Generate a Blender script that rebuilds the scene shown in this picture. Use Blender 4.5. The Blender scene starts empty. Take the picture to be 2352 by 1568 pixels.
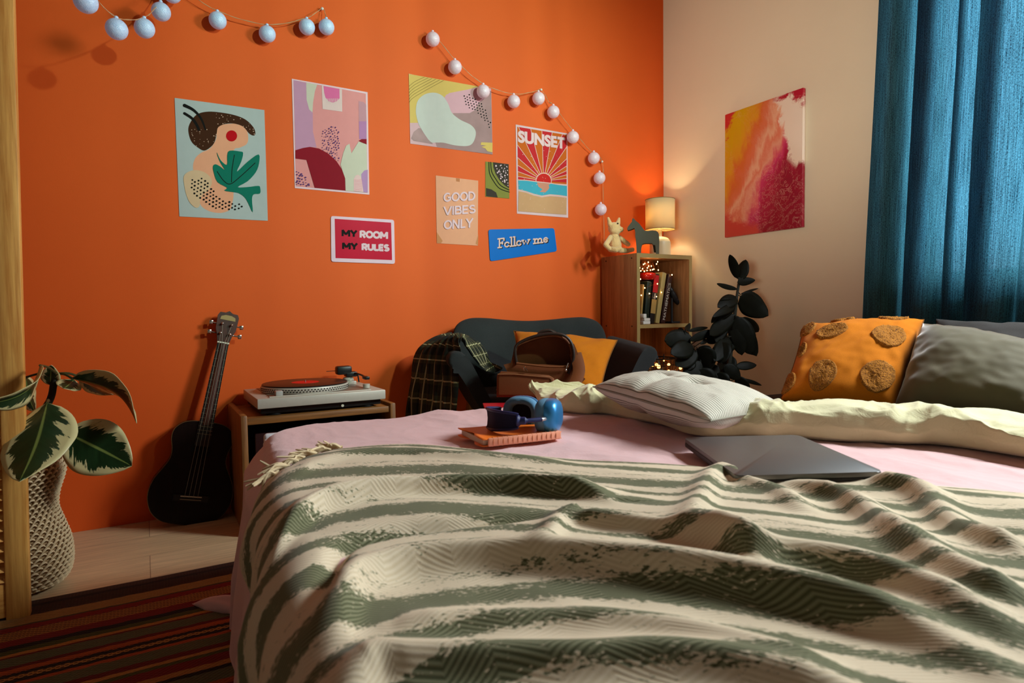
import bpy, bmesh, math, random
import numpy as np
from mathutils import Vector, Matrix, noise
random.seed(7)
sc = bpy.context.scene
COL = sc.collection
PI = math.pi

# ------------------------------------------------------------------ camera, world, lights
F_PX = 1431.07
YAW, PITCH, ROLL = 0.532491, -0.04502, -0.012623
CAM = Vector((-2.4909, -2.56, 0.725))
_fw = Vector((math.sin(YAW)*math.cos(PITCH), math.cos(YAW)*math.cos(PITCH), math.sin(PITCH)))
_r0 = Vector((math.cos(YAW), -math.sin(YAW), 0.0)); _u0 = _r0.cross(_fw)
_rt = _r0*math.cos(ROLL) + _u0*math.sin(ROLL); _up = -_r0*math.sin(ROLL) + _u0*math.cos(ROLL)
cd = bpy.data.cameras.new('camera'); cam = bpy.data.objects.new('camera', cd); COL.objects.link(cam)
cd.sensor_width = 36.0; cd.lens = 36.0*F_PX/2352.0; cd.clip_start = 0.02
m = Matrix((( _rt.x, _up.x, -_fw.x, CAM.x), (_rt.y, _up.y, -_fw.y, CAM.y), (_rt.z, _up.z, -_fw.z, CAM.z), (0, 0, 0, 1)))
cam.matrix_world = m
sc.camera = cam
cd.dof.use_dof = True; cd.dof.focus_distance = 2.4; cd.dof.aperture_fstop = 8.0

sc.view_settings.view_transform = 'Standard'; sc.view_settings.look = 'None'
sc.view_settings.gamma = 1.0; sc.view_settings.use_curve_mapping = False
sc.view_settings.exposure = 0.0

w = bpy.data.worlds.new('sky'); sc.world = w; w.use_nodes = True
w.node_tree.nodes['Background'].inputs[0].default_value = (0.72, 0.86, 1.0, 1)
w.node_tree.nodes['Background'].inputs[1].default_value = 5.0

def lamp(name, kind, loc, target, energy, color, **kw):
    d = bpy.data.lights.new(name, kind); d.energy = energy; d.color = color
    for k, v in kw.items(): setattr(d, k, v)
    o = bpy.data.objects.new(name, d); COL.objects.link(o); o.location = loc
    if target is not None:
        o.rotation_euler = (Vector(target)-Vector(loc)).to_track_quat('-Z', 'Y').to_euler()
    return o
# cool photo lamp standing behind the camera, aimed at the posters
spot = lamp('spot_lamp', 'SPOT', (-0.65, -3.3, 2.2), (-1.42, 0, 1.62), 290, (0.60, 1.0, 0.78), spot_size=math.radians(52), spot_blend=1.0, shadow_soft_size=0.05)
# noise put on its strength adds soft upright streaks to the beam
spot.data.use_nodes = True; lt_ = spot.data.node_tree; em = lt_.nodes['Emission']
gn = lt_.nodes.new('ShaderNodeTexCoord'); sp_ = lt_.nodes.new('ShaderNodeSeparateXYZ'); lt_.links.new(gn.outputs['Normal'], sp_.inputs[0])
dv = lt_.nodes.new('ShaderNodeMath'); dv.operation = 'DIVIDE'; lt_.links.new(sp_.outputs[0], dv.inputs[0]); lt_.links.new(sp_.outputs[2], dv.inputs[1])
nz_ = lt_.nodes.new('ShaderNodeTexNoise'); nz_.noise_dimensions = '1D'; nz_.inputs['Scale'].default_value = 20; nz_.inputs['Detail'].default_value = 2.5; lt_.links.new(dv.outputs[0], nz_.inputs['W'])
mr = lt_.nodes.new('ShaderNodeMapRange'); lt_.links.new(nz_.outputs['Fac'], mr.inputs[0]); mr.inputs[1].default_value = .3; mr.inputs[2].default_value = .75; mr.inputs[3].default_value = .82; mr.inputs[4].default_value = 1.3
lt_.links.new(mr.outputs[0], em.inputs['Strength'])
# low warm fill light added out of view to brighten the cream wall
lamp('cream_wall_fill', 'SPOT', (-3.15, -2.35, 0.95), (0, -0.66, 1.78), 200, (1.0, 0.96, 0.80), spot_size=math.radians(36), spot_blend=1.0, shadow_soft_size=0.4)
# daylight through the uncurtained half of the window
lamp('window_daylight', 'AREA', (-0.07, -2.25, 1.85), (-1.6, -1.9, 0.45), 80, (0.92, 0.98, 1.0), shape='RECTANGLE', size=0.55, size_y=0.6)

# ------------------------------------------------------------------ helpers
def ray(px, py): return _fw + _rt*((px-1176)/F_PX) - _up*((py-784)/F_PX)
def at(px, py, x=None, y=None, z=None, d=None):
    """point seen at photo pixel (px, py) on the plane x=, y= or z=, or at axial distance d"""
    r = ray(px, py)
    if d is not None: return CAM + r*d
    if x is not None: return CAM + r*((x-CAM.x)/r.x)
    if y is not None: return CAM + r*((y-CAM.y)/r.y)
    return CAM + r*((z-CAM.z)/r.z)

def lin(c):
    out = []
    for v in c[:3]:
        v = v/255.0
        out.append(v/12.92 if v <= 0.04045 else ((v+0.055)/1.055)**2.4)
    return tuple(out)+(1.0,)

class NT:
    def __init__(s, name):
        s.m = bpy.data.materials.new(name); s.m.use_nodes = True; s.t = s.m.node_tree
        s.b = s.t.nodes['Principled BSDF']; s.out = s.t.nodes['Material Output']
    def n(s, typ, **kw):
        nd = s.t.nodes.new(typ)
        for k, v in kw.items():
            if k.startswith('i_'):
                key = k[2:]; key = int(key) if key.isdigit() else key
                nd.inputs[key].default_value = v
            else: setattr(nd, k, v)
        return nd
    def l(s, a, b): s.t.links.new(a, b)
    def math(s, op, a, b=None, c=None):
        nd = s.n('ShaderNodeMath', operation=op)
        for i, v in enumerate((a, b, c)):
            if v is None: continue
            if isinstance(v, (int, float)): nd.inputs[i].default_value = v
            else: s.l(v, nd.inputs[i])
        return nd.outputs[0]
    def mix(s, f, a, b):
        nd = s.n('ShaderNodeMix', data_type='RGBA')
        for sock, v in ((nd.inputs[0], f), (nd.inputs[6], a), (nd.inputs[7], b)):
            if hasattr(v, 'is_linked'): s.l(v, sock)
            else: sock.default_value = v
        return nd.outputs[2]
    def ramp(s, f, stops, interp='LINEAR'):
        nd = s.n('ShaderNodeValToRGB'); cr = nd.color_ramp; cr.interpolation = interp
        while len(cr.elements) > 1: cr.elements.remove(cr.elements[0])
        cr.elements[0].position = stops[0][0]; cr.elements[0].color = stops[0][1]
        for p, c in stops[1:]:
            e = cr.elements.new(p); e.color = c
        s.l(f, nd.inputs[0]); return nd.outputs[0]
    def coord(s, kind='Object', scale=(1, 1, 1), rot=(0, 0, 0), loc=(0, 0, 0)):
        tc = s.n('ShaderNodeTexCoord'); mp = s.n('ShaderNodeMapping')
        mp.inputs['Scale'].default_value = scale; mp.inputs['Rotation'].default_value = rot; mp.inputs['Location'].default_value = loc
        s.l(tc.outputs[kind], mp.inputs[0]); return mp.outputs[0]
    def noise(s, vec, scale=5, detail=3, rough=0.5, dist=0):
        nd = s.n('ShaderNodeTexNoise'); s.l(vec, nd.inputs['Vector'])
        nd.inputs['Scale'].default_value = scale; nd.inputs['Detail'].default_value = detail
        nd.inputs['Roughness'].default_value = rough; nd.inputs['Distortion'].default_value = dist
        return nd.outputs['Fac']
    def bump(s, h, strength=0.3, dist=0.01):
        nd = s.n('ShaderNodeBump'); nd.inputs['Strength'].default_value = strength; nd.inputs['Distance'].default_value = dist
        s.l(h, nd.inputs['Height']); s.l(nd.outputs[0], s.b.inputs['Normal']); return nd
    def col(s, c):
        if hasattr(c, 'is_linked'): s.l(c, s.b.inputs['Base Color'])
        else: s.b.inputs['Base Color'].default_value = c
    def set(s, **kw):
        for k, v in kw.items(): s.b.inputs[k].default_value = v
        return s

def mat(name, rgb, rough=0.6, metal=0.0, spec=0.4, var=0.0, vscale=6, bump=0.0, bscale=120, bdist=0.002, sheen=0.0, coat=0.0, emit=None, estr=0.0):
    t = NT(name); t.set(Roughness=rough, Metallic=metal)
    t.b.inputs['Specular IOR Level'].default_value = spec
    c = lin(rgb)
    if var:
        f = t.noise(t.coord(), vscale, 4)
        t.col(t.mix(f, tuple(v*(1-var) for v in c[:3])+(1,), tuple(min(1, v*(1+var)) for v in c[:3])+(1,)))
    else: t.col(c)
    if bump: t.bump(t.noise(t.coord(), bscale, 3), bump, bdist)
    if sheen: t.b.inputs['Sheen Weight'].default_value = sheen
    if coat: t.b.inputs['Coat Weight'].default_value = coat
    if emit:
        t.b.inputs['Emission Color'].default_value = lin(emit); t.b.inputs['Emission Strength'].default_value = estr
    return t.m

def wood(name, c1, c2, scale=(1, 1, 1), rough=0.5, gs=14, ring=0.0):
    """grain stretched along the axis whose scale is small"""
    t = NT(name); v = t.coord('Object', scale)
    n1 = t.noise(v, gs, 6, 0.6, 0.6); n2 = t.noise(v, gs*5, 3, 0.6)
    f = t.math('ADD', t.math('MULTIPLY', n1, 0.75), t.math('MULTIPLY', n2, 0.25))
    t.col(t.ramp(f, [(0.32, lin(c1)), (0.5, tuple((a+b)/2 for a, b in zip(lin(c1), lin(c2)))), (0.66, lin(c2))]))
    t.set(Roughness=rough); t.bump(n2, 0.12, 0.001)
    return t.m

def fabric(name, rgb, rough=0.9, thread=900, bump=0.35, var=0.18, sheen=0.04):
    t = NT(name); c = lin(rgb); v = t.coord()
    f = t.noise(v, thread, 2); g = t.noise(v, 7, 3)
    k = t.math('ADD', t.math('MULTIPLY', f, 0.6), t.math('MULTIPLY', g, 0.4))
    t.col(t.ramp(k, [(0.3, tuple(x*(1-var) for x in c[:3])+(1,)), (0.7, tuple(min(1, x*(1+var)) for x in c[:3])+(1,))]))
    t.set(Roughness=rough); t.b.inputs['Specular IOR Level'].default_value = 0.15
    t.b.inputs['Sheen Weight'].default_value = sheen; t.b.inputs['Sheen Roughness'].default_value = 0.6
    t.bump(f, bump, 0.0008)
    return t.m

# --- objects
def tag(o, label=None, cat=None, group=None, kind=None):
    if label: o['label'] = label
    if cat: o['category'] = cat
    if group: o['group'] = group
    if kind: o['kind'] = kind
    return o
def thing(name, label, cat, loc=(0, 0, 0), rotz=0.0, group=None):
    o = bpy.data.objects.new(name, None); COL.objects.link(o)
    o.empty_display_size = 0.05
    o.location = loc; o.rotation_euler = (0, 0, rotz)
    o['_m'] = 0; del o['_m']
    return tag(o, label, cat, group)
def wmat(o):
    m = Matrix.Translation(o.location) @ o.rotation_euler.to_matrix().to_4x4()
    return wmat(o.parent) @ m if o.parent else m
def obj(name, bm, mats, parent=None, local=False, smooth=True, angle=38, origin=None):
    """link a bmesh as one object. Geometry is in world space unless local=True"""
    me = bpy.data.meshes.new(name)
    if id(bm) in KEEP: KEEP.discard(id(bm))
    else: bmesh.ops.recalc_face_normals(bm, faces=bm.faces)
    base = None
    if parent is not None and not local:
        base = wmat(parent).inverted(); bmesh.ops.transform(bm, matrix=base, verts=bm.verts)
    elif parent is None and origin is not None:
        bmesh.ops.translate(bm, vec=-Vector(origin), verts=bm.verts)
    bm.to_mesh(me); bm.free()
    for mm in (mats if isinstance(mats, (list, tuple)) else [mats]): me.materials.append(mm)
    if smooth:
        me.shade_smooth()
        if angle: me.set_sharp_from_angle(angle=math.radians(angle))
    o = bpy.data.objects.new(name, me); COL.objects.link(o)
    if parent is not None: o.parent = parent
    elif origin is not None: o.location = origin
    return o
KEEP = set()                                   # meshes whose face winding is left as built
def keep(bm): KEEP.add(id(bm))
def B():
    b = bmesh.new(); KEEP.discard(id(b)); return b
def box(bm, c, s, rot=None, bev=0.0, seg=2, mi=0):
    r = bmesh.ops.create_cube(bm, size=1.0); vs = r['verts']
    bmesh.ops.scale(bm, vec=s, verts=vs)
    if bev:
        es = list({e for v in vs for e in v.link_edges})
        r2 = bmesh.ops.bevel(bm, geom=es, offset=min(bev, min(s)*0.49), segments=seg, affect='EDGES', profile=0.5)
        vs = list({v for f in r2['faces'] for v in f.verts} | {v for v in vs if v.is_valid})
    if rot is not None: bmesh.ops.rotate(bm, cent=(0, 0, 0), matrix=rot if isinstance(rot, Matrix) else Matrix.Rotation(rot, 3, 'Z'), verts=vs)
    bmesh.ops.translate(bm, vec=c, verts=vs)
    if mi:
        for f in {f for v in vs for f in v.link_faces}: f.material_index = mi
    return vs
def boxb(bm, lo, hi, bev=0.0, mi=0):
    lo, hi = Vector(lo), Vector(hi)
    return box(bm, (lo+hi)/2, tuple(abs(v) for v in (hi-lo)), bev=bev, mi=mi)
def tube(bm, pts, r, seg=8, cap=True, mi=0, flat=1.0, up=None):
    pts = [Vector(p) for p in pts]; n = len(pts)
    rad = r if isinstance(r, (list, tuple)) else [r]*n
    rings = []; prev = None
    for i, p in enumerate(pts):
        t = (pts[min(i+1, n-1)]-pts[max(i-1, 0)])
        t = t.normalized() if t.length > 1e-9 else Vector((0, 0, 1))
        if prev is None:
            a = Vector(up) if up is not None else (Vector((0, 0, 1)) if abs(t.z) < 0.9 else Vector((1, 0, 0)))
            a = (a - t*a.dot(t)).normalized()
        else:
            a = (prev - t*prev.dot(t)); a = a.normalized() if a.length > 1e-6 else t.orthogonal().normalized()
        prev = a; b = t.cross(a)
        rings.append([bm.verts.new(p + (a*math.cos(2*PI*k/seg)*rad[i]*flat + b*math.sin(2*PI*k/seg)*rad[i])) for k in range(seg)])
    for i in range(n-1):
        for k in range(seg):
            f = bm.faces.new((rings[i][k], rings[i][(k+1) % seg], rings[i+1][(k+1) % seg], rings[i+1][k])); f.material_index = mi
    if cap and seg > 2:
        for q in (rings[0][::-1], rings[-1]):
            try: f = bm.faces.new(q); f.material_index = mi
            except ValueError: pass
def lathe(bm, prof, c=(0, 0, 0), seg=32, mi=0, cap=True):
    c = Vector(c); rings = []
    for r, z in prof:
        rings.append([bm.verts.new(c+Vector((r*math.cos(2*PI*k/seg), r*math.sin(2*PI*k/seg), z))) for k in range(seg)])
    for i in range(len(rings)-1):
        for k in range(seg):
            f = bm.faces.new((rings[i][k], rings[i][(k+1) % seg], rings[i+1][(k+1) % seg], rings[i+1][k])); f.material_index = mi
    if cap:
        for q in (rings[0][::-1], rings[-1]):
            f = bm.faces.new(q); f.material_index = mi
def ball(bm, c, r, seg=20, rings=14, rot=None, mi=0):
    s = r if isinstance(r, (tuple, list)) else (r, r, r)
    q = bmesh.ops.create_uvsphere(bm, u_segments=seg, v_segments=rings, radius=1.0)['verts']
    bmesh.ops.scale(bm, vec=s, verts=q)
    if rot is not None: bmesh.ops.rotate(bm, cent=(0, 0, 0), matrix=rot, verts=q)
    bmesh.ops.translate(bm, vec=c, verts=q)
    if mi:
        for f in {f for v in q for f in v.link_faces}: f.material_index = mi
    return q
def capsule(bm, a, b, ra, rb, seg=14):
    """a rounded limb from a to b"""
    a, b = Vector(a), Vector(b); t = (b-a).normalized(); pts = []; rad = []
    for k in range(5):
        th = PI/2*(1-k/4); pts.append(a - t*ra*math.sin(th)); rad.append(max(ra*math.cos(th), 1e-4))
    for k in range(5):
        th = PI/2*k/4; pts.append(b + t*rb*math.sin(th)); rad.append(max(rb*math.cos(th), 1e-4))
    tube(bm, pts, rad, seg)
def grid(bm, fn, nu, nv, uv=None, mi=0):
    vs = [[bm.verts.new(fn(i/nu, j/nv)) for j in range(nv+1)] for i in range(nu+1)]
    lay = bm.loops.layers.uv.verify() if uv else None
    for i in range(nu):
        for j in range(nv):
            f = bm.faces.new((vs[i][j], vs[i+1][j], vs[i+1][j+1], vs[i][j+1])); f.material_index = mi
            if uv:
                for lp, (a, b) in zip(f.loops, ((i, j), (i+1, j), (i+1, j+1), (i, j+1))): lp[lay].uv = uv(a/nu, b/nv)
    return vs
def solid(o, t, off=0.0):
    md = o.modifiers.new('thickness', 'SOLIDIFY'); md.thickness = t; md.offset = off; return o
def subsurf(o, n=1):
    md = o.modifiers.new('smooth', 'SUBSURF'); md.levels = n; md.render_levels = n; return o
def smooth(pts, n=6, closed=False):
    """Catmull-Rom through the points"""
    P = [Vector(p) for p in pts]; N = len(P); out = []
    rng = range(N) if closed else range(N-1)
    for i in rng:
        g = (lambda k: P[k % N]) if closed else (lambda k: P[min(max(k, 0), N-1)])
        p0, p1, p2, p3 = g(i-1), g(i), g(i+1), g(i+2)
        for k in range(n):
            t = k/n
            out.append(0.5*((2*p1)+(p2-p0)*t+(2*p0-5*p1+4*p2-p3)*t*t+(3*p1-p0-3*p2+p3)*t**3))
    if not closed: out.append(P[-1])
    return out
def fbm(x, y, z=0.0): return noise.noise((x, y, z))

# text outlines from the built-in font, as a list of triangles in the unit box
def text_tris(s, bold=0.02, shear=0.0, spacing=1.0):
    cu = bpy.data.curves.new('t', 'FONT'); cu.body = s; cu.offset = bold; cu.shear = shear; cu.space_character = spacing
    cu.resolution_u = 5
    o = bpy.data.objects.new('t', cu); COL.objects.link(o)
    bpy.context.view_layer.update()
    dg = bpy.context.evaluated_depsgraph_get()
    me = bpy.data.meshes.new_from_object(o.evaluated_get(dg))
    V = [Vector((v.co.x, v.co.y)) for v in me.vertices]
    me.calc_loop_triangles()
    T = [tuple(t.vertices) for t in me.loop_triangles]
    bpy.data.objects.remove(o); bpy.data.curves.remove(cu); bpy.data.meshes.remove(me)
    x0 = min(v.x for v in V); x1 = max(v.x for v in V); y0 = min(v.y for v in V); y1 = max(v.y for v in V)
    return [((v.x-x0)/(x1-x0), (v.y-y0)/(y1-y0)) for v in V], T
# ------------------------------------------------------------------ the room
def wall_mat(name, rgb, rough=0.65):
    t = NT(name); v = t.coord(); c = lin(rgb)
    t.col(t.mix(t.noise(v, 2.2, 4), tuple(x*0.93 for x in c[:3])+(1,), tuple(min(1, x*1.06) for x in c[:3])+(1,)))
    t.set(Roughness=rough); t.b.inputs['Specular IOR Level'].default_value = 0.25
    t.bump(t.noise(v, 260, 2), 0.12, 0.0012); return t.m
M_orange = wall_mat('orange_paint', (222, 88, 23))
M_cream = wall_mat('cream_paint', (236, 222, 196))
M_white = wall_mat('grey_paint', (128, 118, 108))
def struct(name, lo, hi, m):
    b = B(); boxb(b, lo, hi); o = obj(name, b, m, smooth=False); o['kind'] = 'structure'; return o
RX0, RY0, RZ = -4.3, -4.4, 2.75
struct('wall_back', (RX0-.1, 0, -.05), (0.2, .1, RZ), M_orange)
WY0, WY1, WZ0, WZ1 = -3.0, -1.28, 0.80, 2.35          # window opening in the right wall
b = B()
boxb(b, (0, WY1, -.05), (.2, 0, RZ)); boxb(b, (0, RY0, -.05), (.2, WY0, RZ))
boxb(b, (0, WY0, -.05), (.2, WY1, WZ0)); boxb(b, (0, WY0, WZ1), (.2, WY1, RZ))
o = obj('wall_right', b, M_cream, smooth=False); o['kind'] = 'structure'
struct('wall_left', (RX0-.1, RY0, -.05), (RX0, 0, RZ), M_white)
struct('wall_front', (RX0-.1, RY0-.1, -.05), (.2, RY0, RZ), M_white)
struct('ceiling', (RX0-.1, RY0-.1, RZ), (.2, .1, RZ+.1), M_white)
# laminate floor, planks running along the poster wall
t = NT('pale_laminate'); v = t.coord('Object', (1, 1, 1))
br = t.n('ShaderNodeTexBrick'); t.l(v, br.inputs['Vector']); br.offset = 0.37
for k, c in (('Scale', 1.0), ('Mortar Size', 0.0012), ('Mortar Smooth', 0.2), ('Brick Width', 1.25), ('Row Height', 0.19), ('Bias', 0.0)): br.inputs[k].default_value = c
br.inputs['Color1'].default_value = lin((232, 202, 156)); br.inputs['Color2'].default_value = lin((218, 188, 142)); br.inputs['Mortar'].default_value = lin((158, 130, 100))
g = t.noise(t.coord('Object', (2.2, 34, 1)), 3.0, 6, 0.65, 0.4)
t.col(t.mix(t.math('MULTIPLY', t.ramp(g, [(0.35, (0, 0, 0, 1)), (0.75, (1, 1, 1, 1))]), 0.45), br.outputs['Color'], lin((120, 98, 80))))
t.set(Roughness=0.42); t.bump(g, 0.08, 0.001)
struct('floor', (RX0-.1, RY0-.1, -.05), (.2, .1, 0), t.m)

# window
M_wframe = mat('white_window_paint', (222, 220, 214), 0.4)
b = B(); W = .06
boxb(b, (.07, WY0, WZ0), (.13, WY1, WZ0+W), .004); boxb(b, (.07, WY0, WZ1-W), (.13, WY1, WZ1), .004)
for y in (WY0, WY1-W, (WY0+WY1)/2-W/2): boxb(b, (.07, y, WZ0), (.13, y+W, WZ1), .004)
win = obj('window_1', b, M_wframe); win['kind'] = 'structure'
t = NT('window_glass'); gl = t.n('ShaderNodeBsdfGlossy'); tr = t.n('ShaderNodeBsdfTransparent'); mx = t.n('ShaderNodeMixShader')
gl.inputs['Roughness'].default_value = 0.02; fr = t.n('ShaderNodeFresnel'); fr.inputs[0].default_value = 1.45
t.l(fr.outputs[0], mx.inputs[0]); t.l(tr.outputs[0], mx.inputs[1]); t.l(gl.outputs[0], mx.inputs[2]); t.l(mx.outputs[0], t.out.inputs[0])
for y0, y1 in ((WY0+W, (WY0+WY1)/2-W/2), ((WY0+WY1)/2+W/2, WY1-W)):
    b = B(); boxb(b, (.097, y0, WZ0+W), (.103, y1, WZ1-W)); obj('window_pane', b, t.m, win, smooth=False)
b = B(); boxb(b, (-.02, WY0-.03, WZ0-.03), (.07, WY1+.03, WZ0), .006); obj('window_sill', b, M_wframe, win)

# blue linen curtain, sheer enough to glow where the window is behind it
t = NT('blue_linen'); v = t.coord('UV')
w1 = t.noise(t.coord('UV', (1, 0.12, 1)), 1300, 2, 0.7); w2 = t.noise(t.coord('UV', (0.12, 1, 1)), 1300, 2, 0.7)
slub = t.noise(t.coord('UV', (1, 0.015, 1)), 420, 2, 0.6)
wv = t.math('ADD', t.math('MULTIPLY', w1, 0.4), t.math('ADD', t.math('MULTIPLY', w2, 0.35), t.math('MULTIPLY', slub, 0.25)))
hi = t.ramp(wv, [(0.43, (0, 0, 0, 1)), (0.57, (1, 1, 1, 1))])
df = t.n('ShaderNodeBsdfDiffuse'); df.inputs[0].default_value = lin((50, 55, 50))
tl = t.n('ShaderNodeBsdfTranslucent'); t.l(t.mix(hi, lin((2, 38, 60)), lin((98, 182, 206))), tl.inputs[0])
tp = t.n('ShaderNodeBsdfTransparent'); tp.inputs[0].default_value = lin((190, 222, 245))
m1 = t.n('ShaderNodeMixShader'); m1.inputs[0].default_value = 0.66; t.l(df.outputs[0], m1.inputs[1]); t.l(tl.outputs[0], m1.inputs[2])
m2 = t.n('ShaderNodeMixShader'); t.l(t.math('MULTIPLY', hi, 0.025), m2.inputs[0]); t.l(m1.outputs[0], m2.inputs[1]); t.l(tp.outputs[0], m2.inputs[2])
t.l(m2.outputs[0], t.out.inputs[0])
bp = t.n('ShaderNodeBump'); bp.inputs['Strength'].default_value = 0.2; bp.inputs['Distance'].default_value = 0.001; t.l(wv, bp.inputs['Height']); t.l(bp.outputs[0], df.inputs['Normal'])
M_curtain = t.m
# plan of the folds: (distance from the left edge, depth towards the room); where it doubles back the cloth is three layers thick
FOLD = [(0, .005), (.010, .035), (.03, .048), (.06, .046), (.09, .024), (.12, .014), (.155, .026), (.205, .030), (.217, .038), (.195, .043), (.168, .047), (.160, .056), (.18, .066), (.21, .066), (.24, .046), (.27, .028), (.302, .028), (.314, .036), (.30, .041), (.288, .047), (.30, .056), (.33, .046), (.365, .030), (.405, .032), (.417, .040), (.392, .045), (.366, .049), (.358, .058), (.38, .067), (.41, .064), (.45, .042), (.49, .028), (.508, .034), (.503, .043), (.515, .052), (.55, .040), (.59, .028), (.635, .032), (.648, .042), (.62, .048), (.605, .057), (.63, .064), (.68, .046), (.73, .028), (.78, .04), (.83, .03), (.86, .04)]
FP = smooth([(y, d, 0) for y, d in FOLD], 7)
q0, q1 = at(1974, 740, x=-.088), at(2006, 30, x=-.088)
def curtain_pt(a, h):
    z = .04 + h*2.3; f_ = a*(len(FP)-1); i = min(int(f_), len(FP)-2); p = FP[i].lerp(FP[i+1], f_-i)
    yl = q0.y + (q1.y-q0.y)*(z-q0.z)/(q1.z-q0.z)
    am = .85+.3*fbm(p.x*7, h*1.6, 4)
    y = yl - p.x*(.99+.02*h) - .010*fbm(p.x*8+3, h*2.2, 1)
    x = -.045 - p.y*am - .008*fbm(p.x*14, h*2.6, 8) - .010*math.sin(h*2.2+1+p.x*4)
    return Vector((x, y, z))
b = B(); grid(b, curtain_pt, 420, 46, uv=lambda a, h: (a*1.7, h*2.3)); keep(b)
cur = obj('curtain', b, M_curtain, angle=None)
tag(cur, 'sheer blue linen curtain hanging in folds over the window', 'curtain')
b = B(); tube(b, [(-.085, -3.2, 2.36), (-.085, -1.0, 2.36)], .012, 12); 
for y in (-1.0, -3.2): ball(b, (-.085, y, 2.36), .022)
for y in (-1.06, -3.14): tube(b, [(0, y, 2.36), (-.085, y, 2.36)], .008, 8)
tag(obj('curtain_rod', b, mat('black_metal', (28, 27, 26), .4, .8)), 'dark metal rod carrying the blue curtain over the window', 'curtain rod')

# ------------------------------------------------------------------ rug
zy = lambda yz: at(266, 1150+.2665*yz, z=0).y
RUG = [(770, (58, 36, 26)), (800, (30, 18, 14)), (812, (62, 38, 28)), (878, (150, 112, 62)), (938, (66, 56, 34)), (952, (120, 22, 18)), (990, (160, 104, 50)), (1058, (112, 18, 18)),
       (1108, (18, 18, 14)), (1138, (66, 70, 28)), (1165, (168, 110, 50)), (1186, (92, 18, 16)), (1198, (84, 88, 62)), (1272, (92, 20, 18)), (1290, (160, 74, 26)), (1325, (22, 20, 16)), (1352, (172, 122, 62)),
       (1372, (24, 20, 16)), (1398, (160, 72, 28)), (1425, (86, 90, 62)), (1505, (96, 22, 18)), (1550, (168, 118, 58)), (1575, (70, 72, 28)), (1610, (110, 22, 18)), (1680, (160, 110, 56)), (1730, (22, 20, 16)), (1760, (84, 88, 62)), (1850, (150, 70, 28)), (1900, (100, 20, 18)), (2000, (150, 112, 62))]
Y0 = zy(770); Y1 = -2.3
t = NT('striped_rug_weave'); v = t.coord('Object'); sx = t.n('ShaderNodeSeparateXYZ'); t.l(v, sx.inputs[0])
wob = t.math('MULTIPLY', t.math('SUBTRACT', t.noise(v, 30, 2), 0.5), 0.010)
yy = t.math('ADD', sx.outputs[1], wob)
f = t.math('DIVIDE', t.math('SUBTRACT', Y0, yy), Y0-Y1)
c = t.ramp(f, [(max(0, (Y0-zy(q))/(Y0-Y1)), tuple(min(1, 1.5*v) for v in lin(k)[:3])+(1,)) for q, k in RUG], 'CONSTANT')
wx = t.math('SINE', t.math('MULTIPLY', sx.outputs[0], 420)); wy = t.math('SINE', t.math('MULTIPLY', sx.outputs[1], 640))
wv = t.math('MULTIPLY', wx, wy)
# dark dots woven along the tan band
dots = t.math('GREATER_THAN', wv, 0.15)
def band(a, bq):
    return t.math('MULTIPLY', t.math('GREATER_THAN', sx.outputs[1], zy(bq)), t.math('LESS_THAN', sx.outputs[1], zy(a)))
msk = t.math('MULTIPLY', dots, t.math('ADD', band(990, 1058), t.math('ADD', band(812, 878), band(1325, 1398))))
c2 = t.mix(t.math('MULTIPLY', msk, 0.8), c, lin((26, 14, 10)))
t.col(t.mix(t.math('MULTIPLY', t.noise(v, 300, 2), 0.5), c2, (0.01, 0.006, 0.004, 1)))
t.set(Roughness=.95); t.bump(wv, 0.6, 0.003)
b = B(); rx0, rx1 = -3.75, -1.2
grid(b, lambda a, q: Vector((rx0+(rx1-rx0)*a, Y0+(Y1-Y0)*q, .007+.002*fbm(a*9, q*7))), 60, 60)
o = obj('rug', b, t.m); solid(o, .008, -1); tag(o, 'flat woven rug with red, green, tan and black stripes', 'rug')

# ------------------------------------------------------------------ louvred pine screen
M_pine = wood('pine', (190, 122, 48), (236, 182, 96), (26, 26, 1.2), .45, 3)
M_pine_h = wood('pine_crosswise', (190, 122, 48), (236, 182, 96), (1.2, 26, 26), .45, 3)
scr = thing('louvre_screen', 'tall pine folding screen with louvre slats beside the wicker basket', 'screen', (-2.78, -.69, 0))
lean = lambda z: .017*z
b = B(); vs = boxb(b, (-2.797, -.706, .0), (-2.751, -.676, 1.95), .004)
for q in vs: q.co.x += lean(q.co.z)
obj('stile', b, M_pine, scr)
b = B(); vs = boxb(b, (-3.29, -.706, .0), (-3.233, -.676, 1.95), .004)
for q in vs: q.co.x += lean(q.co.z)
obj('stile', b, M_pine, scr)
for z0, z1 in ((.02, .10), (.80, .87), (1.86, 1.93)):
    b = B(); vs = boxb(b, (-3.233, -.702, z0), (-2.797, -.680, z1), .002)
    for q in vs: q.co.x += lean(q.co.z)
    obj('rail', b, M_pine_h, scr)
z = .118
while z < 1.85:
    if not (.775 < z < .885):
        b = B(); box(b, (-3.015+lean(z), -.691, z), (.436, .005, .036), Matrix.Rotation(math.radians(-38), 3, 'X'), .001)
        obj('slat', b, M_pine_h, scr)
    z += .0245
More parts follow.
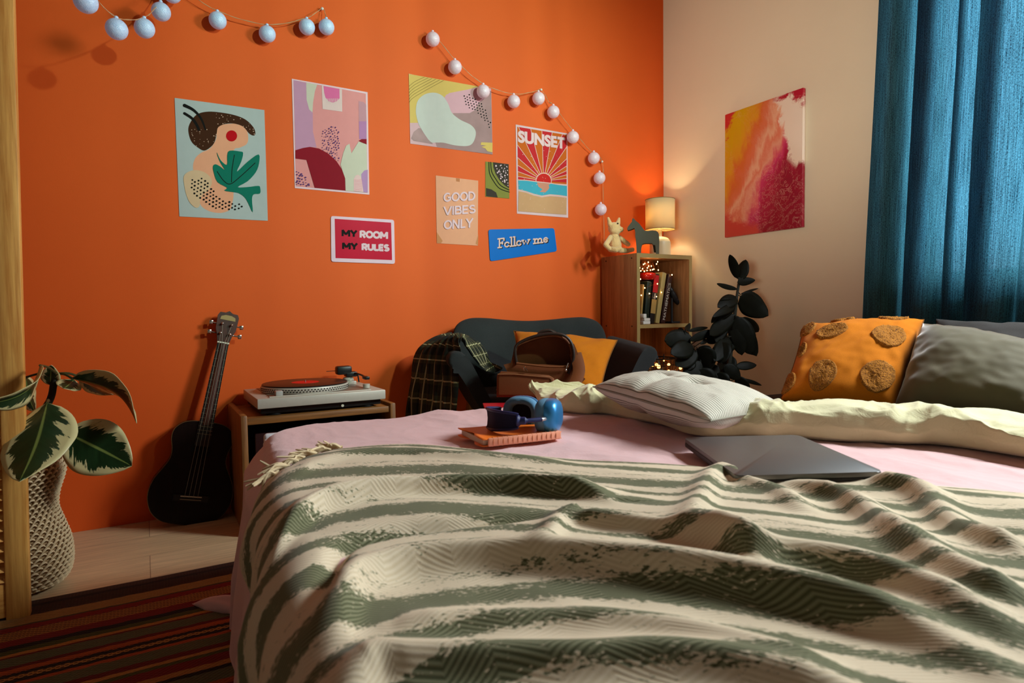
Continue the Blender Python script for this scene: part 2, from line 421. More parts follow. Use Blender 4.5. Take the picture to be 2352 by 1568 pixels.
# ------------------------------------------------------------------ posters and signs on the orange wall
def Z1(p): return (p[0]*.34438, p[1]*.34438)
def Z2(p): return (600+p[0]*.31898, 150+p[1]*.31898)
def Z3(p): return (900+p[0]*.3125, 150+p[1]*.3125)
MC = {}
def flat(rgb, rough=.55, var=.05, vscale=30):
    k = (rgb, rough, var, vscale)
    if k not in MC: MC[k] = mat('print_%d_%d_%d' % rgb, (rgb[0], rgb[1]*.86, rgb[2]*.90), rough, var=var, vscale=vscale, spec=.06)
    return MC[k]
class Art:
    def __init__(s, Z, thick=.0012):
        s.Z, s.t, s.bm, s.mats, s.layer = Z, thick, B(), [], 0; keep(s.bm)
    def mi(s, m):
        if m not in s.mats: s.mats.append(m)
        return s.mats.index(m)
    def P(s, p, lift=0):
        px = s.Z(p); q = at(px[0], px[1], y=0.0); return Vector((q.x, -.0006-s.t-s.layer*.00016-lift, q.z))
    def paper(s, corners, m, rnd=0.0):
        """the sheet itself; corners in photo pixels"""
        pts = [at(c[0], c[1], y=0) for c in corners]
        if rnd:
            q = []
            for i, p in enumerate(pts):
                a, c = pts[i-1]-p, pts[(i+1) % len(pts)]-p
                for k in range(5):
                    t = k/4; q.append(p + a.normalized()*rnd*(1-t)**2 + c.normalized()*rnd*t**2)
            pts = q
        fr = [s.bm.verts.new((p.x, -.0006-s.t, p.z)) for p in pts]; bk = [s.bm.verts.new((p.x, -.0006, p.z)) for p in pts]
        i = s.mi(m)
        s.bm.faces.new(fr).material_index = i; s.bm.faces.new(bk[::-1]).material_index = i
        for k in range(len(pts)):
            s.bm.faces.new((fr[k-1], fr[k], bk[k], bk[k-1])).material_index = i
        s.layer = 1; return s
    def poly(s, pts, m, curve=True, n=5):
        q = smooth([(a[0], a[1], 0) for a in pts], n, True) if curve else [Vector((a[0], a[1], 0)) for a in pts]
        vs = [s.bm.verts.new(s.P(p)) for p in q]
        f = s.bm.faces.new(vs); f.material_index = s.mi(m); f.normal_update()
        bmesh.ops.triangulate(s.bm, faces=[f]); s.layer += 1; return s
    def strokes(s, lines, w, m, curve=True, taper=False, cap=True):
        i = s.mi(m)
        l0 = s.layer
        for k0, pts in enumerate(lines):
            s.layer = l0+.17*(k0 % 6)
            q = smooth([(a[0], a[1], 0) for a in pts], 5) if curve and len(pts) > 2 else [Vector((a[0], a[1], 0)) for a in pts]
            L, Rr = [], []
            for k, p in enumerate(q):
                d = q[min(k+1, len(q)-1)]-q[max(k-1, 0)]; d = Vector((-d.y, d.x, 0)).normalized()
                ww = w/2*(1-.6*k/len(q)) if taper else w/2
                L.append(s.bm.verts.new(s.P(p+d*ww))); Rr.append(s.bm.verts.new(s.P(p-d*ww)))
            for k in range(len(q)-1): s.bm.faces.new((L[k], L[k+1], Rr[k+1], Rr[k])).material_index = i
            if w > 3 and cap:
                s.layer += .08
                for e in (q[0], q[-1]): s.dot(e, w/2*(.4 if taper and e is q[-1] else 1), m, False)
        s.layer = l0+1.2; return s
    def dot(s, c, r, m, bump=True, rx=1.0, n=12):
        vs = [s.bm.verts.new(s.P((c[0]+r*rx*math.cos(2*PI*k/n), c[1]+r*math.sin(2*PI*k/n)))) for k in range(n)]
        s.bm.faces.new(vs).material_index = s.mi(m)
        if bump: s.layer += 1
    def dots(s, cs, r, m, rx=1.0, jit=0.0):
        for c in cs: s.dot(c, r*(1+jit*random.uniform(-1, 1)), m, False, rx, 8)
        s.layer += 1; return s
    def text(s, body, bl, br, tl, m, bold=.02, shear=0.0, lift=0.0):
        V, T = text_tris(body, bold, shear); i = s.mi(m)
        bl, br, tl = (s.P(p, lift) for p in (bl, br, tl))
        vs = [s.bm.verts.new(bl+(br-bl)*x+(tl-bl)*y) for x, y in V]
        for t in T:
            try: s.bm.faces.new([vs[k] for k in t]).material_index = i
            except ValueError: pass
        s.layer += 1; return s
    def done(s, name, label, cat='poster'):
        for f in s.bm.faces:
            f.normal_update()
            if abs(f.normal.y) > .5 and f.normal.y > 0 and f.calc_center_median().y < -.0009: f.normal_flip()
        c = sum((v.co for v in s.bm.verts), Vector())/len(s.bm.verts)
        o = obj(name, s.bm, s.mats, smooth=False, origin=(c.x, 0, c.z)); tag(o, label, cat); return o
def inside(p, poly):
    r = False; j = len(poly)-1
    for i in range(len(poly)):
        a, b_ = poly[i], poly[j]
        if (a[1] > p[1]) != (b_[1] > p[1]) and p[0] < (b_[0]-a[0])*(p[1]-a[1])/(b_[1]-a[1])+a[0]: r = not r
        j = i
    return r
def hexdots(poly, sp, rot=0.0, jit=.12):
    xs = [p[0] for p in poly]; ys = [p[1] for p in poly]; cx, cy = sum(xs)/len(xs), sum(ys)/len(ys); R = max(max(xs)-min(xs), max(ys)-min(ys)); out = []
    n = int(R/sp)+1; c, s_ = math.cos(rot), math.sin(rot)
    for i in range(-n, n+1):
        for j in range(-n, n+1):
            x, y = (i+.5*(j % 2))*sp, j*sp*.87; q = (cx+c*x-s_*y+random.uniform(-jit, jit)*sp, cy+s_*x+c*y+random.uniform(-jit, jit)*sp)
            if inside(q, poly): out.append(q)
    return out
black = flat((20, 19, 17)); white = flat((222, 214, 214)); peach = flat((224, 178, 134)); mint = flat((172, 204, 194))

def arc(cx, cy, rx, ry, t0, t1, n=12): return [(cx+rx*math.cos(math.radians(t0+(t1-t0)*k/n)), cy+ry*math.sin(math.radians(t0+(t1-t0)*k/n))) for k in range(n+1)]
CAPS = {'G': (.86, [arc(.43, .5, .34, .41, 48, 325, 22), [(.74, .13), (.74, .50)], [(.46, .46), (.83, .46)]]), 'O': (.88, [arc(.44, .5, .35, .41, 0, 360, 28)]),
        'D': (.80, [[(.1, 0), (.1, 1)], [(.1, .91), (.32, .91)]+arc(.32, .5, .36, .41, 90, -90)+[(.1, .09)]]), 'V': (.80, [[(.05, 1), (.40, .02)], [(.75, 1), (.40, .02)]]),
        'I': (.26, [[(.12, 0), (.12, 1)]]), 'B': (.72, [[(.1, 0), (.1, 1)], [(.1, .91), (.36, .91)]+arc(.36, .71, .20, .20, 90, -90)+[(.1, .51)], [(.1, .51), (.40, .51)]+arc(.40, .30, .23, .21, 90, -90)+[(.1, .09)]]),
        'E': (.66, [[(.1, 0), (.1, 1)], [(.1, .91), (.60, .91)], [(.1, .50), (.55, .50)], [(.1, .09), (.60, .09)]]), 'S': (.68, [arc(.34, .71, .23, .20, 25, 270)+arc(.34, .29, .25, .21, 90, -155)]),
        'N': (.84, [[(.1, 0), (.1, 1)], [(.7, 0), (.7, 1)], [(.12, .96), (.68, .04)]]), 'L': (.60, [[(.1, 0), (.1, 1)], [(.1, .09), (.56, .09)]]),
        'Y': (.74, [[(.04, 1), (.37, .46)], [(.70, 1), (.37, .46)], [(.37, .50), (.37, 0)]]), 'M': (.98, [[(.1, 0), (.1, 1)], [(.84, 0), (.84, 1)], [(.10, .97), (.47, .28)], [(.84, .97), (.47, .28)]]),
        'R': (.74, [[(.1, 0), (.1, 1)], [(.1, .91), (.38, .91)]+arc(.38, .68, .22, .23, 90, -90)+[(.1, .45)], [(.34, .46), (.63, 0)]]), 'U': (.80, [[(.1, 1), (.1, .38)]+arc(.38, .38, .28, .29, 180, 360)+[(.66, 1)]])}
def lettering(a, word, bl, br, tl, wd, m, table, cap=False):
    """stroke letters set into the parallelogram bl-br-tl of the sheet"""
    tot = sum(table[ch][0] for ch in word)-.06; x = 0; bx, by = Vector(bl), Vector(br)-Vector(bl); ty = Vector(tl)-Vector(bl); L = []
    for ch in word:
        for st in table[ch][1]: L.append([tuple(bx+by*((x+p[0])/tot)+ty*p[1]) for p in st])
        x += table[ch][0]
    a.strokes(L, wd, m, False, cap=cap)

# mint poster with abstract figure and leaf
a = Art(Z1).paper([(401, 225), (607, 253), (615, 507), (412, 497)], mint)
a.poly([(1447, 860), (1475, 835), (1530, 826), (1590, 828), (1640, 860), (1655, 915), (1645, 960), (1600, 985), (1560, 1000), (1540, 1100), (1550, 1200), (1557, 1290), (1550, 1350), (1530, 1400), (1470, 1420), (1395, 1408), (1340, 1370), (1335, 1320), (1372, 1260), (1310, 1190), (1287, 1120), (1300, 1060), (1340, 1020), (1400, 990), (1440, 930)], peach)
hair = [(1260, 900), (1257, 850), (1280, 800), (1320, 760), (1390, 745), (1480, 752), (1570, 770), (1640, 800), (1690, 850), (1703, 890), (1690, 905), (1660, 890), (1620, 845), (1560, 825), (1500, 828), (1455, 850), (1445, 890), (1430, 950), (1400, 985), (1360, 1005), (1320, 985), (1280, 950)]
a.poly(hair, flat((62, 36, 16)))
a.dots([p for p in hexdots(hair, 21, .5, .5) if random.random() < .45 and (p[0] > 1440 or p[1] > 860)], 2.4, flat((196, 180, 150)), 1.3, .4)
a.dot((1544, 907), 37, flat((184, 8, 22)), n=24)
a.strokes([[(1230, 704), (1290, 735), (1340, 790), (1370, 865)]], 22, black, taper=True).strokes([[(1230, 757), (1280, 790), (1310, 830), (1326, 865)]], 17, black)
cream = [(1225, 1180), (1250, 1150), (1300, 1135), (1360, 1148), (1400, 1180), (1413, 1220), (1390, 1270), (1350, 1300), (1335, 1340), (1330, 1375), (1305, 1385), (1265, 1350), (1240, 1290), (1228, 1230)]
a.poly(cream, flat((208, 198, 152)))
a.dots(hexdots([(1280, 1200), (1340, 1185), (1395, 1225), (1440, 1300), (1490, 1330), (1560, 1350), (1625, 1370), (1615, 1395), (1540, 1405), (1440, 1390), (1340, 1340), (1275, 1275)], 25, .6, .1), 6.2, black, 1.1, .15)
a.poly([(1446, 1017), (1472, 1070), (1513, 1100), (1515, 1040), (1530, 1006), (1600, 1011), (1621, 1022), (1608, 1080), (1580, 1145), (1650, 1080), (1724, 1030), (1727, 1090), (1705, 1150), (1650, 1210), (1585, 1248), (1650, 1248), (1722, 1240), (1735, 1255), (1733, 1291), (1692, 1296), (1680, 1330), (1685, 1416), (1655, 1355), (1630, 1315), (1590, 1288), (1540, 1280), (1495, 1271), (1513, 1252), (1450, 1215), (1425, 1150), (1420, 1110), (1437, 1096), (1470, 1112), (1498, 1133), (1472, 1090), (1452, 1045)], flat((14, 122, 96)), n=3)
a.strokes([[(1562, 1035), (1547, 1130), (1543, 1215)], [(1448, 1145), (1490, 1205), (1535, 1228), (1600, 1180), (1700, 1088)]], 5, black)
a.done('poster', 'mint green poster of abstract brown and peach shapes and a teal leaf')

# pink abstract poster with a white border
a = Art(Z2).paper([(670, 181), (844, 212), (848, 447), (677, 432)], flat((226, 216, 216)))
pk = flat((216, 158, 150)); cr = flat((134, 14, 34)); mi = flat((196, 214, 186)); li = flat((188, 154, 178)); pu = flat((92, 62, 120))
a.poly([(231, 107), (752, 205), (765, 917), (249, 872)], pk, False)
a.poly([(231, 107), (323, 126), (326, 250), (370, 330), (372, 480), (398, 592), (350, 588), (246, 612)], li, False)
a.poly([(323, 126), (402, 140), (385, 190), (372, 270), (368, 340), (345, 320), (326, 250)], mi, False)
a.poly([(700, 258), (735, 265), (754, 285), (757, 404), (702, 404)], flat((190, 154, 160)), False).poly([(702, 404), (757, 404), (757, 532), (704, 532)], flat((176, 136, 178)), False)
a.poly([(434, 146), (580, 175), (582, 335), (441, 316)], flat((218, 212, 200)), False)
a.poly([(447, 150), (562, 172), (563, 240), (540, 262), (515, 270), (487, 262), (462, 235), (452, 200)], flat((214, 116, 164)), False)
a.strokes([[(x, 240), (x+random.uniform(-3, 3), 262+random.uniform(0, 22))] for x in range(468, 560, 7)], 2.6, flat((218, 212, 200)))
a.poly([(246, 612), (300, 596), (350, 588), (415, 600), (480, 635), (540, 690), (580, 750), (604, 815), (606, 902), (384, 882), (325, 682), (246, 672)], cr, False)
a.poly([(570, 715), (590, 630), (610, 580), (634, 565), (640, 600), (648, 634), (700, 550), (757, 570), (764, 917), (606, 904), (603, 815), (580, 750)], mi, False)
a.poly([(700, 545), (722, 532), (757, 532), (757, 571)], cr, False)
a.poly([(768-3, 752), (740, 758), (718, 785), (722, 850), (734, 914), (765, 917)], flat((176, 150, 190)), False)
a.poly([(664, 907), (664, 820), (676, 795), (695, 788), (714, 800), (722, 830), (734, 912)], flat((222, 206, 196)), False)
a.strokes([[(667, 822+9*k), (690, 826+9*k+random.uniform(-3, 3)), (726, 820+9*k)] for k in range(10)], 1.8, flat((214, 130, 150)))
a.dots(hexdots([(437, 480), (470, 448), (510, 436), (555, 460), (568, 500), (565, 560), (556, 700), (520, 675), (470, 625), (432, 608)], 19, .3, .3), 4.6, pu, .8, .4)
a.dots(hexdots([(248, 755), (300, 790), (335, 820), (354, 874), (250, 864)], 20, .3, .3), 5, pu, 1.2, .4)
a.done('poster', 'pink abstract poster with white border, crimson arc and purple speckles')

# red MY ROOM MY RULES sign
a = Art(Z2, .003).paper([(759.5, 496), (904.5, 505), (906.5, 606), (760.5, 601)], flat((226, 220, 226)), .010)
a.poly([(527, 1105), (933, 1133), (940, 1402), (533, 1388)], flat((190, 22, 56), .4), False)
lettering(a, 'MY', (578, 1230), (684, 1236), (578, 1184), 15.5, black, CAPS); lettering(a, 'ROOM', (708, 1240), (908, 1250), (708, 1191), 15.5, white, CAPS)
lettering(a, 'MY', (582, 1322), (687, 1327), (582, 1277), 15.5, black, CAPS); lettering(a, 'RULES', (722, 1330), (916, 1338), (722, 1284), 15.5, white, CAPS)
a.done('wall_sign', 'red sign with white border reading MY ROOM MY RULES', 'sign')

# yellow and grey abstract poster
a = Art(Z3).paper([(938.5, 169.5), (1128, 211), (1131, 355), (942, 330)], flat((206, 184, 182)))
ye = flat((208, 196, 104)); gy = flat((160, 142, 136), var=.22, vscale=14)
a.poly([(123, 64), (640, 157), (560, 180), (400, 215), (370, 260), (300, 420), (132, 424)], ye, False)
a.poly([(388, 232), (420, 205), (560, 178), (640, 158), (728, 172), (728, 262), (640, 280), (600, 335), (560, 352), (430, 352)], flat((208, 178, 182)), False)
a.poly([(728, 195), (640, 272), (610, 330), (570, 352), (450, 352), (380, 380), (300, 480), (320, 570), (330, 600), (738, 656)], gy, False)
a.poly([(140, 538), (160, 490), (195, 462), (250, 470), (300, 580), (160, 556)], flat((166, 150, 144), var=.35, vscale=18), False)
a.poly([(175, 330), (190, 260), (240, 215), (310, 202), (370, 225), (410, 280), (440, 350), (500, 400), (580, 440), (615, 490), (600, 560), (560, 592), (470, 590), (380, 570), (330, 568), (280, 560), (210, 460), (185, 400)], flat((192, 214, 198)))
a.dots(hexdots([(530, 215), (570, 215), (640, 260), (690, 330), (725, 420), (730, 480), (700, 440), (660, 385), (600, 335), (560, 315), (520, 270)], 21, .3, .1), 5, black, 1, .1)
a.strokes([[(125, 155+24*k), (170, 120+22*k), (238+28*k, 88+5*k)] for k in range(6)], 2.2, flat((96, 84, 40)))
a.poly([(655, 566), (738, 570), (737, 640), (700, 632), (685, 612), (655, 600), (690, 592), (650, 585)], ye, False)
a.done('poster', 'wide yellow, grey and mint abstract poster with black dots')

# small green poster with black speckled quarter
a = Art(Z3).paper([(1114.5, 371), (1168, 377.5), (1169.5, 456), (1114.5, 451.5)], flat((128, 142, 62)))
a.poly([(742, 712), (857, 727), (860, 904), (826, 882), (790, 845), (760, 795), (745, 750)], flat((60, 56, 46)), False)
a.dots(hexdots([(752, 720), (850, 733), (853, 890), (815, 865), (772, 800)], 20, .2, .35), 5, white, .8, .5)
a.strokes([[(712, 712), (716, 790), (745, 850), (790, 905), (862, 932)], [(726, 712), (732, 780), (765, 840), (800, 885), (860, 916)]], 6, black)
a.poly([(691, 902), (730, 912), (765, 935), (777, 972), (691, 962)], flat((60, 56, 46)), False)
a.done('poster', 'small green print with dark speckled corner and black curves')

# beige GOOD VIBES ONLY sheet with raised letters
a = Art(Z3).paper([(1000.5, 403), (1098, 415), (1097, 564), (1003, 558.5)], peach)
a.poly([(470, 829), (498, 833), (497, 857), (471, 853)], flat((186, 134, 84)), False)
a.poly([(328, 1225), (372, 1290), (360, 1308), (330, 1306)], flat((196, 148, 92)), False).poly([(634, 1240), (615, 1310), (632, 1324)], flat((196, 148, 92)), False)
o = a.done('poster', 'beige paper sheet with raised white letters reading GOOD VIBES ONLY')
l = Art(Z3); l.layer = 20
for s_, bl, br, tl in (('GOOD', (375, 1006), (607, 994), (377, 938)), ('VIBES', (377, 1104), (609, 1088), (377, 1040)), ('ONLY', (377, 1208), (588, 1192), (379, 1140))):
    lettering(l, s_, bl, br, tl, 12, white, CAPS); l.layer = 20
fs = list(l.bm.faces); r = bmesh.ops.extrude_face_region(l.bm, geom=fs)
bmesh.ops.translate(l.bm, vec=(0, .0027, 0), verts=[v for v in r['geom'] if isinstance(v, bmesh.types.BMVert)])
KEEP.discard(id(l.bm))
obj('lettering', l.bm, [white], o, smooth=False)['label'] = 'raised white letters'

# SUNSET poster
a = Art(Z3).paper([(1184, 286), (1302.5, 306.5), (1304.5, 500), (1187, 490.5)], flat((214, 206, 204)))
og = flat((196, 106, 30)); rd = flat((190, 44, 48)); sw = flat((222, 200, 180))
fx, fy = 1114, 850
def bound(t):   # ray from the sun to the picture edge
    dx, dy = math.cos(t), -math.sin(t); best = 1e9
    for (x0, y0), (x1, y1) in (((920, 452), (1283, 512)), ((920, 452), (926, 846)), ((1283, 512), (1283, 882)), ((926, 846), (1283, 882))):
        ex, ey = x1-x0, y1-y0; den = dx*ey-dy*ex
        if abs(den) < 1e-9: continue
        k = ((x0-fx)*ey-(y0-fy)*ex)/den; q = ((x0-fx)*dy-(y0-fy)*dx)/den
        if k > 1 and -.001 <= q <= 1.001: best = min(best, k)
    return (fx+dx*best, fy+dy*best)
a.poly([(920, 452), (1283, 512), (1283, 875), (1114, 862), (926, 840)], og, False)
ang = [-4, 6, 15, 24, 33, 44, 56, 68, 80, 92, 104, 115, 126, 138, 149, 160, 170, 181]
for k in range(0, len(ang)-1, 2):
    t0, t1 = math.radians(ang[k]), math.radians(ang[k+1])
    a.poly([(fx+40*math.cos(t0), fy-40*math.sin(t0)), bound(t0), bound((t0+t1)/2), bound(t1), (fx+40*math.cos(t1), fy-40*math.sin(t1))], rd, False); a.layer -= 1
a.layer += 1
a.strokes([[(fx+50*math.cos(math.radians(k)), fy-50*math.sin(math.radians(k))), bound(math.radians(k))] for k in ang[1:-1]], 4, sw, False)
a.dot((1114, 848), 59, sw, n=28); a.dot((1114, 850), 54, flat((196, 42, 36)), n=28)
a.poly([(926, 840), (985, 842), (1060, 852), (1168, 864), (1226, 874), (1284, 880), (1285, 968), (1225, 960), (1160, 955), (1100, 966), (1040, 950), (985, 930), (929, 918)], sw, False)
a.poly([(926, 846), (985, 848), (1060, 858), (1168, 870), (1226, 880), (1284, 886), (1285, 962), (1225, 953), (1160, 948), (1100, 958), (1040, 944), (985, 925), (929, 912)], flat((66, 178, 196)), False)
a.poly([(1064, 860), (1166, 870), (1150, 880), (1155, 900), (1146, 915), (1125, 935), (1085, 930), (1105, 912), (1075, 892)], flat((196, 150, 120)), False)
a.poly([(929, 924), (985, 936), (1040, 956), (1100, 970), (1160, 961), (1225, 966), (1282, 974), (1280, 1098), (1100, 1086), (926, 1072)], flat((196, 168, 118)), False)
a.text('SUNSET', (924, 568), (1272, 618), (924, 478), flat((224, 214, 208)), .05)
a.dots([(random.uniform(930, 1278), random.uniform(620, 1080)) for _ in range(60)], 2, sw, 1, .5)
a.done('poster', 'SUNSET poster of red and orange sun rays over blue sea')

# blue Follow me sign, slab-serif lettering
a = Art(Z3, .003).paper([(1121, 527), (1272, 524), (1278.5, 577), (1125, 600)], flat((20, 118, 206), .35, .12, 6), .013)
X = .56
GL = {'F': (.62, [[(.16, .04), (.16, .96)], [(.02, .05), (.34, .05)], [(.02, .95), (.58, .95)], [(.58, .95), (.58, .74)], [(.16, .5), (.44, .5)], [(.44, .6), (.44, .4)]]),
      'o': (.54, [arc(.25, .27, .2, .23, 0, 360, 20)]),
      'l': (.30, [[(.14, .05), (.14, .97)], [(.02, .97), (.14, .97)], [(.02, .05), (.28, .05)]]),
      'w': (.78, [[(.06, .5), (.2, .08), (.36, .45), (.52, .08), (.68, .5)], [(0, .51), (.16, .51)], [(.58, .51), (.74, .51)]]),
      'm': (.92, [[(.12, .05), (.12, .5)], [(.0, .5), (.12, .5)], [(.0, .05), (.24, .05)], [(.12, .34)]+arc(.29, .32, .15, .17, 160, 0, 8)+[(.44, .05)], [(.34, .05), (.54, .05)], [(.44, .34)]+arc(.61, .32, .15, .17, 160, 0, 8)+[(.76, .05)], [(.66, .05), (.88, .05)]]),
      'e': (.50, [[(.06, .29), (.42, .29)]+arc(.24, .28, .18, .22, 0, 320, 16)]), ' ': (.32, [])}
lettering(a, 'Follow me', (782, 1348), (1149, 1306), (782, 1278), 11, flat((36, 34, 30)), GL, True)
lettering(a, 'Follow me', (776, 1344), (1143, 1301), (776, 1273), 10.5, flat((220, 206, 188)), GL, True)
a.done('wall_sign', 'tilted bright blue sign with rounded corners reading Follow me', 'sign')

# ------------------------------------------------------------------ canvas on the cream wall
t = NT('poured_paint'); v = t.coord('Object'); s = t.n('ShaderNodeSeparateXYZ'); t.l(v, s.inputs[0])
wp1 = t.noise(v, 3.0, 4, .55, .6); wp2 = t.noise(v, 7, 6, .66, 1.2); wp3 = t.noise(v, 13, 7, .72, 1.6)
U_ = t.math('DIVIDE', t.math('MULTIPLY', s.outputs[1], -1.0), .42)      # -.5 .. .5 across (towards the window)
V_ = t.math('DIVIDE', s.outputs[2], .595)
def wsum(*ab):
    r = None
    for k, x in ab:
        y = t.math('MULTIPLY', x, k); r = y if r is None else t.math('ADD', r, y)
    return r
def step(x, a, b_): return t.ramp(x, [(a, (0, 0, 0, 1)), (b_, (1, 1, 1, 1))])
streak = t.noise(t.coord('Object', (1, 1, 1), (math.radians(-42), 0, 0)), 1.0, 2)       # long flow lines from lower left to upper right
flow = t.noise(t.coord('Object', (1, 22, 5), (math.radians(38), 0, 0)), 1.0, 6, .68, .5)
diag = t.math('ADD', wsum((.72, U_), (-.50, V_), (.34, wp1), (.26, flow), (.14, wp2)), .20)   # low: upper left, high: lower right
c = t.ramp(diag, [(0.14, lin((222, 178, 20))), (.25, lin((226, 160, 40))), (.34, lin((222, 112, 54))), (.42, lin((226, 120, 84))), (.49, lin((236, 176, 142))), (.54, lin((228, 124, 94))), (.60, lin((232, 158, 130))), (.655, lin((222, 96, 104))), (.70, lin((206, 52, 100))), (.78, lin((176, 16, 60))), (.90, lin((150, 6, 40)))])
wm = t.math('ADD', wsum((1.25, U_), (.42, V_), (.40, wp2), (.30, wp3)), -.52)
white = t.math('MULTIPLY', step(wm, .24, .30), t.math('SUBTRACT', 1.0, step(t.math('ADD', wsum((-1.2, V_), (.35, wp2), (.2, wp3)), -.25), .02, .07)))
c = t.mix(white, c, lin((242, 218, 198)))
vein = t.math('ABSOLUTE', t.math('SUBTRACT', wp3, .5))
c = t.mix(t.math('MULTIPLY', t.ramp(vein, [(0, (.7, .7, .7, 1)), (.008, (0, 0, 0, 1))]), step(wp1, .46, .56)), c, lin((240, 200, 178)))
low = t.math('ADD', wsum((-1.0, V_), (-.35, U_), (.30, wp2), (.15, wp3)), -.62)
c = t.mix(step(low, .05, .12), c, lin((212, 70, 62)))
top = t.math('ADD', wsum((1.0, V_), (.3, U_), (.3, wp2), (.25, wp3)), -.74)
c = t.mix(step(top, .08, .13), c, lin((186, 26, 50)))
corner = t.math('ADD', wsum((1.0, V_), (-.9, U_), (.3, wp2), (.3, wp3)), -1.05)
c = t.mix(step(corner, .02, .06), c, lin((214, 50, 56)))
t.col(c); t.set(Roughness=.35)
cy, cz = (-.858-.439)/2, (1.083+1.678)/2
pt = thing('canvas_painting', 'poured acrylic canvas of yellow, pink and crimson on the cream wall', 'painting', (-.012, cy, cz))
b = B(); box(b, (0, 0, 0), (.019, .419, .595), bev=.003); obj('canvas', b, t.m, pt, local=True)
b = B()
for sy in (-1, 1): box(b, (.010, sy*.195, 0), (.004, .02, .58))
obj('stretcher_frame', b, M_pine, pt, local=True)
# ------------------------------------------------------------------ string lights
t = NT('glitter_ball'); v = t.coord(); vo = t.n('ShaderNodeTexVoronoi'); t.l(v, vo.inputs['Vector']); vo.inputs['Scale'].default_value = 420
nz = t.noise(v, 90, 4, .7)
t.col(t.mix(nz, lin((140, 180, 222)), lin((222, 232, 248)))); t.set(Roughness=.28); t.b.inputs['Specular IOR Level'].default_value = .7
t.bump(t.math('ADD', vo.outputs['Distance'], nz), .5, .0012)
t.b.inputs['Emission Color'].default_value = lin((180, 205, 250)); t.b.inputs['Emission Strength'].default_value = .10
M_ball = t.m; M_ball_w = M_ball.copy(); M_ball_w.name = 'glitter_ball_pink_light'  # bluish and pinkish copies carry the tint of the light in their colour
for n_ in M_ball_w.node_tree.nodes:
    if n_.bl_idname == 'ShaderNodeMix': n_.inputs[6].default_value = lin((206, 170, 188)); n_.inputs[7].default_value = lin((244, 222, 228))
    if n_.bl_idname == 'ShaderNodeBsdfPrincipled': n_.inputs['Emission Color'].default_value = lin((250, 214, 226))
M_cord = mat('clear_cord', (196, 150, 110), .4); M_pin = mat('white_plastic', (224, 214, 206), .35)
b = B(); ball(b, (0, 0, 0), .030, 24, 16); lathe(b, [(.006, .028), (.0055, .036), (.003, .038)], seg=10)
ballmesh = obj('ball', b, M_ball).data; bpy.data.objects.remove(bpy.data.objects['ball'])
ballmesh_w = ballmesh.copy(); ballmesh_w.materials[0] = M_ball_w
def string(name, label, spots, cordpts, hooks, hk):
    root = thing('string_lights', label, 'string lights', spots[0])
    for p in spots:
        o = bpy.data.objects.new('ball', ballmesh if name == 'left' else ballmesh_w); COL.objects.link(o); o.parent = root; o.location = Vector(p)-Vector(spots[0])
    b = B(); q = smooth(cordpts, 8)
    tube(b, q, .0011, 6)
    tube(b, [p+Vector((.0018*math.sin(i*1.3), -.001, .0018*math.cos(i*1.3))) for i, p in enumerate(q)], .0008, 5)
    obj('cord', b, M_cord, root)
    for h, lb in zip(hooks, hk):
        b = B(); tube(b, [h+Vector((0, .012, 0)), h+Vector((0, 0, 0))], .0025, 8); ball(b, h, .006, 12, 8)
        tag(obj('wall_pin', b, M_pin, origin=tuple(h)), lb, 'wall pin')
PXL = [(197, 4, -.47), (268, 67, -.345), (332, 65, -.205), (370, 27, -.095), (395, -14, -.05), (500, 47, -.035), (614, 78, -.035), (705, 62, -.035), (750, 62, -.035)]
SL = [at(x, yy_, y=k) for x, yy_, k in PXL]
topz = lambda p: Vector((p.x, p.y+.004, p.z+.036))
h1 = at(740, 20, y=-.014)
far = at(120, -60, y=-.62)
string('left', 'string of bluish glitter balls sagging from the upper left across the orange wall', SL, [far]+[topz(p) for p in SL[:8]]+[h1, topz(SL[8])], [h1], ['white wall pin holding the right end of the bluish ball string'])
PXR = [(994, 90), (1045, 154), (1110, 210), (1180, 233), (1237, 226), (1271, 257), (1316, 315), (1364, 363), (1377, 409), (1380, 481)]
SR = [at(x, yy_, y=-.035) for x, yy_ in PXR]
h2 = at(1243, 206, y=-.014); h3 = at(1383, 371, y=-.014)
cp = [topz(p) for p in SR]
string('right', 'string of pinkish white balls running down from the posters to the bookshelf', SR, cp[:4]+[at(1228, 210, y=-.02), h2, at(1262, 236, y=-.02)]+cp[5:7]+[at(1355, 345, y=-.02), h3, at(1385, 440, y=-.012), at(1388, 560, y=-.012)], [h2, h3], ['white wall pin above the SUNSET poster', 'white wall pin above the plush cat'])

# ------------------------------------------------------------------ oak record cabinet with turntable
M_oak = wood('oak', (96, 58, 24), (168, 112, 54), (30, 30, 1.3), .5, 2.6)
M_oak_h = wood('oak_lengthwise', (96, 58, 24), (168, 112, 54), (1.3, 30, 30), .5, 2.6)
M_dark = mat('dark_cabinet_inside', (30, 22, 17), .8)
M_blk = mat('black_plastic', (20, 20, 21), .4); M_silver = mat('brushed_silver', (196, 188, 174), .45, .15, var=.06, vscale=80)
M_chrome = mat('chrome', (210, 208, 204), .15, 1.0)
cab = thing('record_cabinet', 'small oak cabinet under the silver turntable', 'cabinet', (-1.96, -.19, 0))
x0, x1, y0, y1 = -2.232, -1.702, -.372, -.004
b = B(); boxb(b, (x0, y0, 0), (x0+.022, y1, .402), .006); obj('side_panel', b, M_oak, cab)
b = B(); boxb(b, (x1-.022, y0, 0), (x1, y1, .402), .006); obj('side_panel', b, M_oak, cab)
b = B(); boxb(b, (x0+.022, y0+.008, .368), (x1-.022, y1, .390), .002); obj('top', b, M_oak_h, cab)
b = B(); boxb(b, (x0+.022, y0+.008, .06), (x1-.022, y1, .08), .002); obj('bottom_panel', b, M_oak_h, cab)
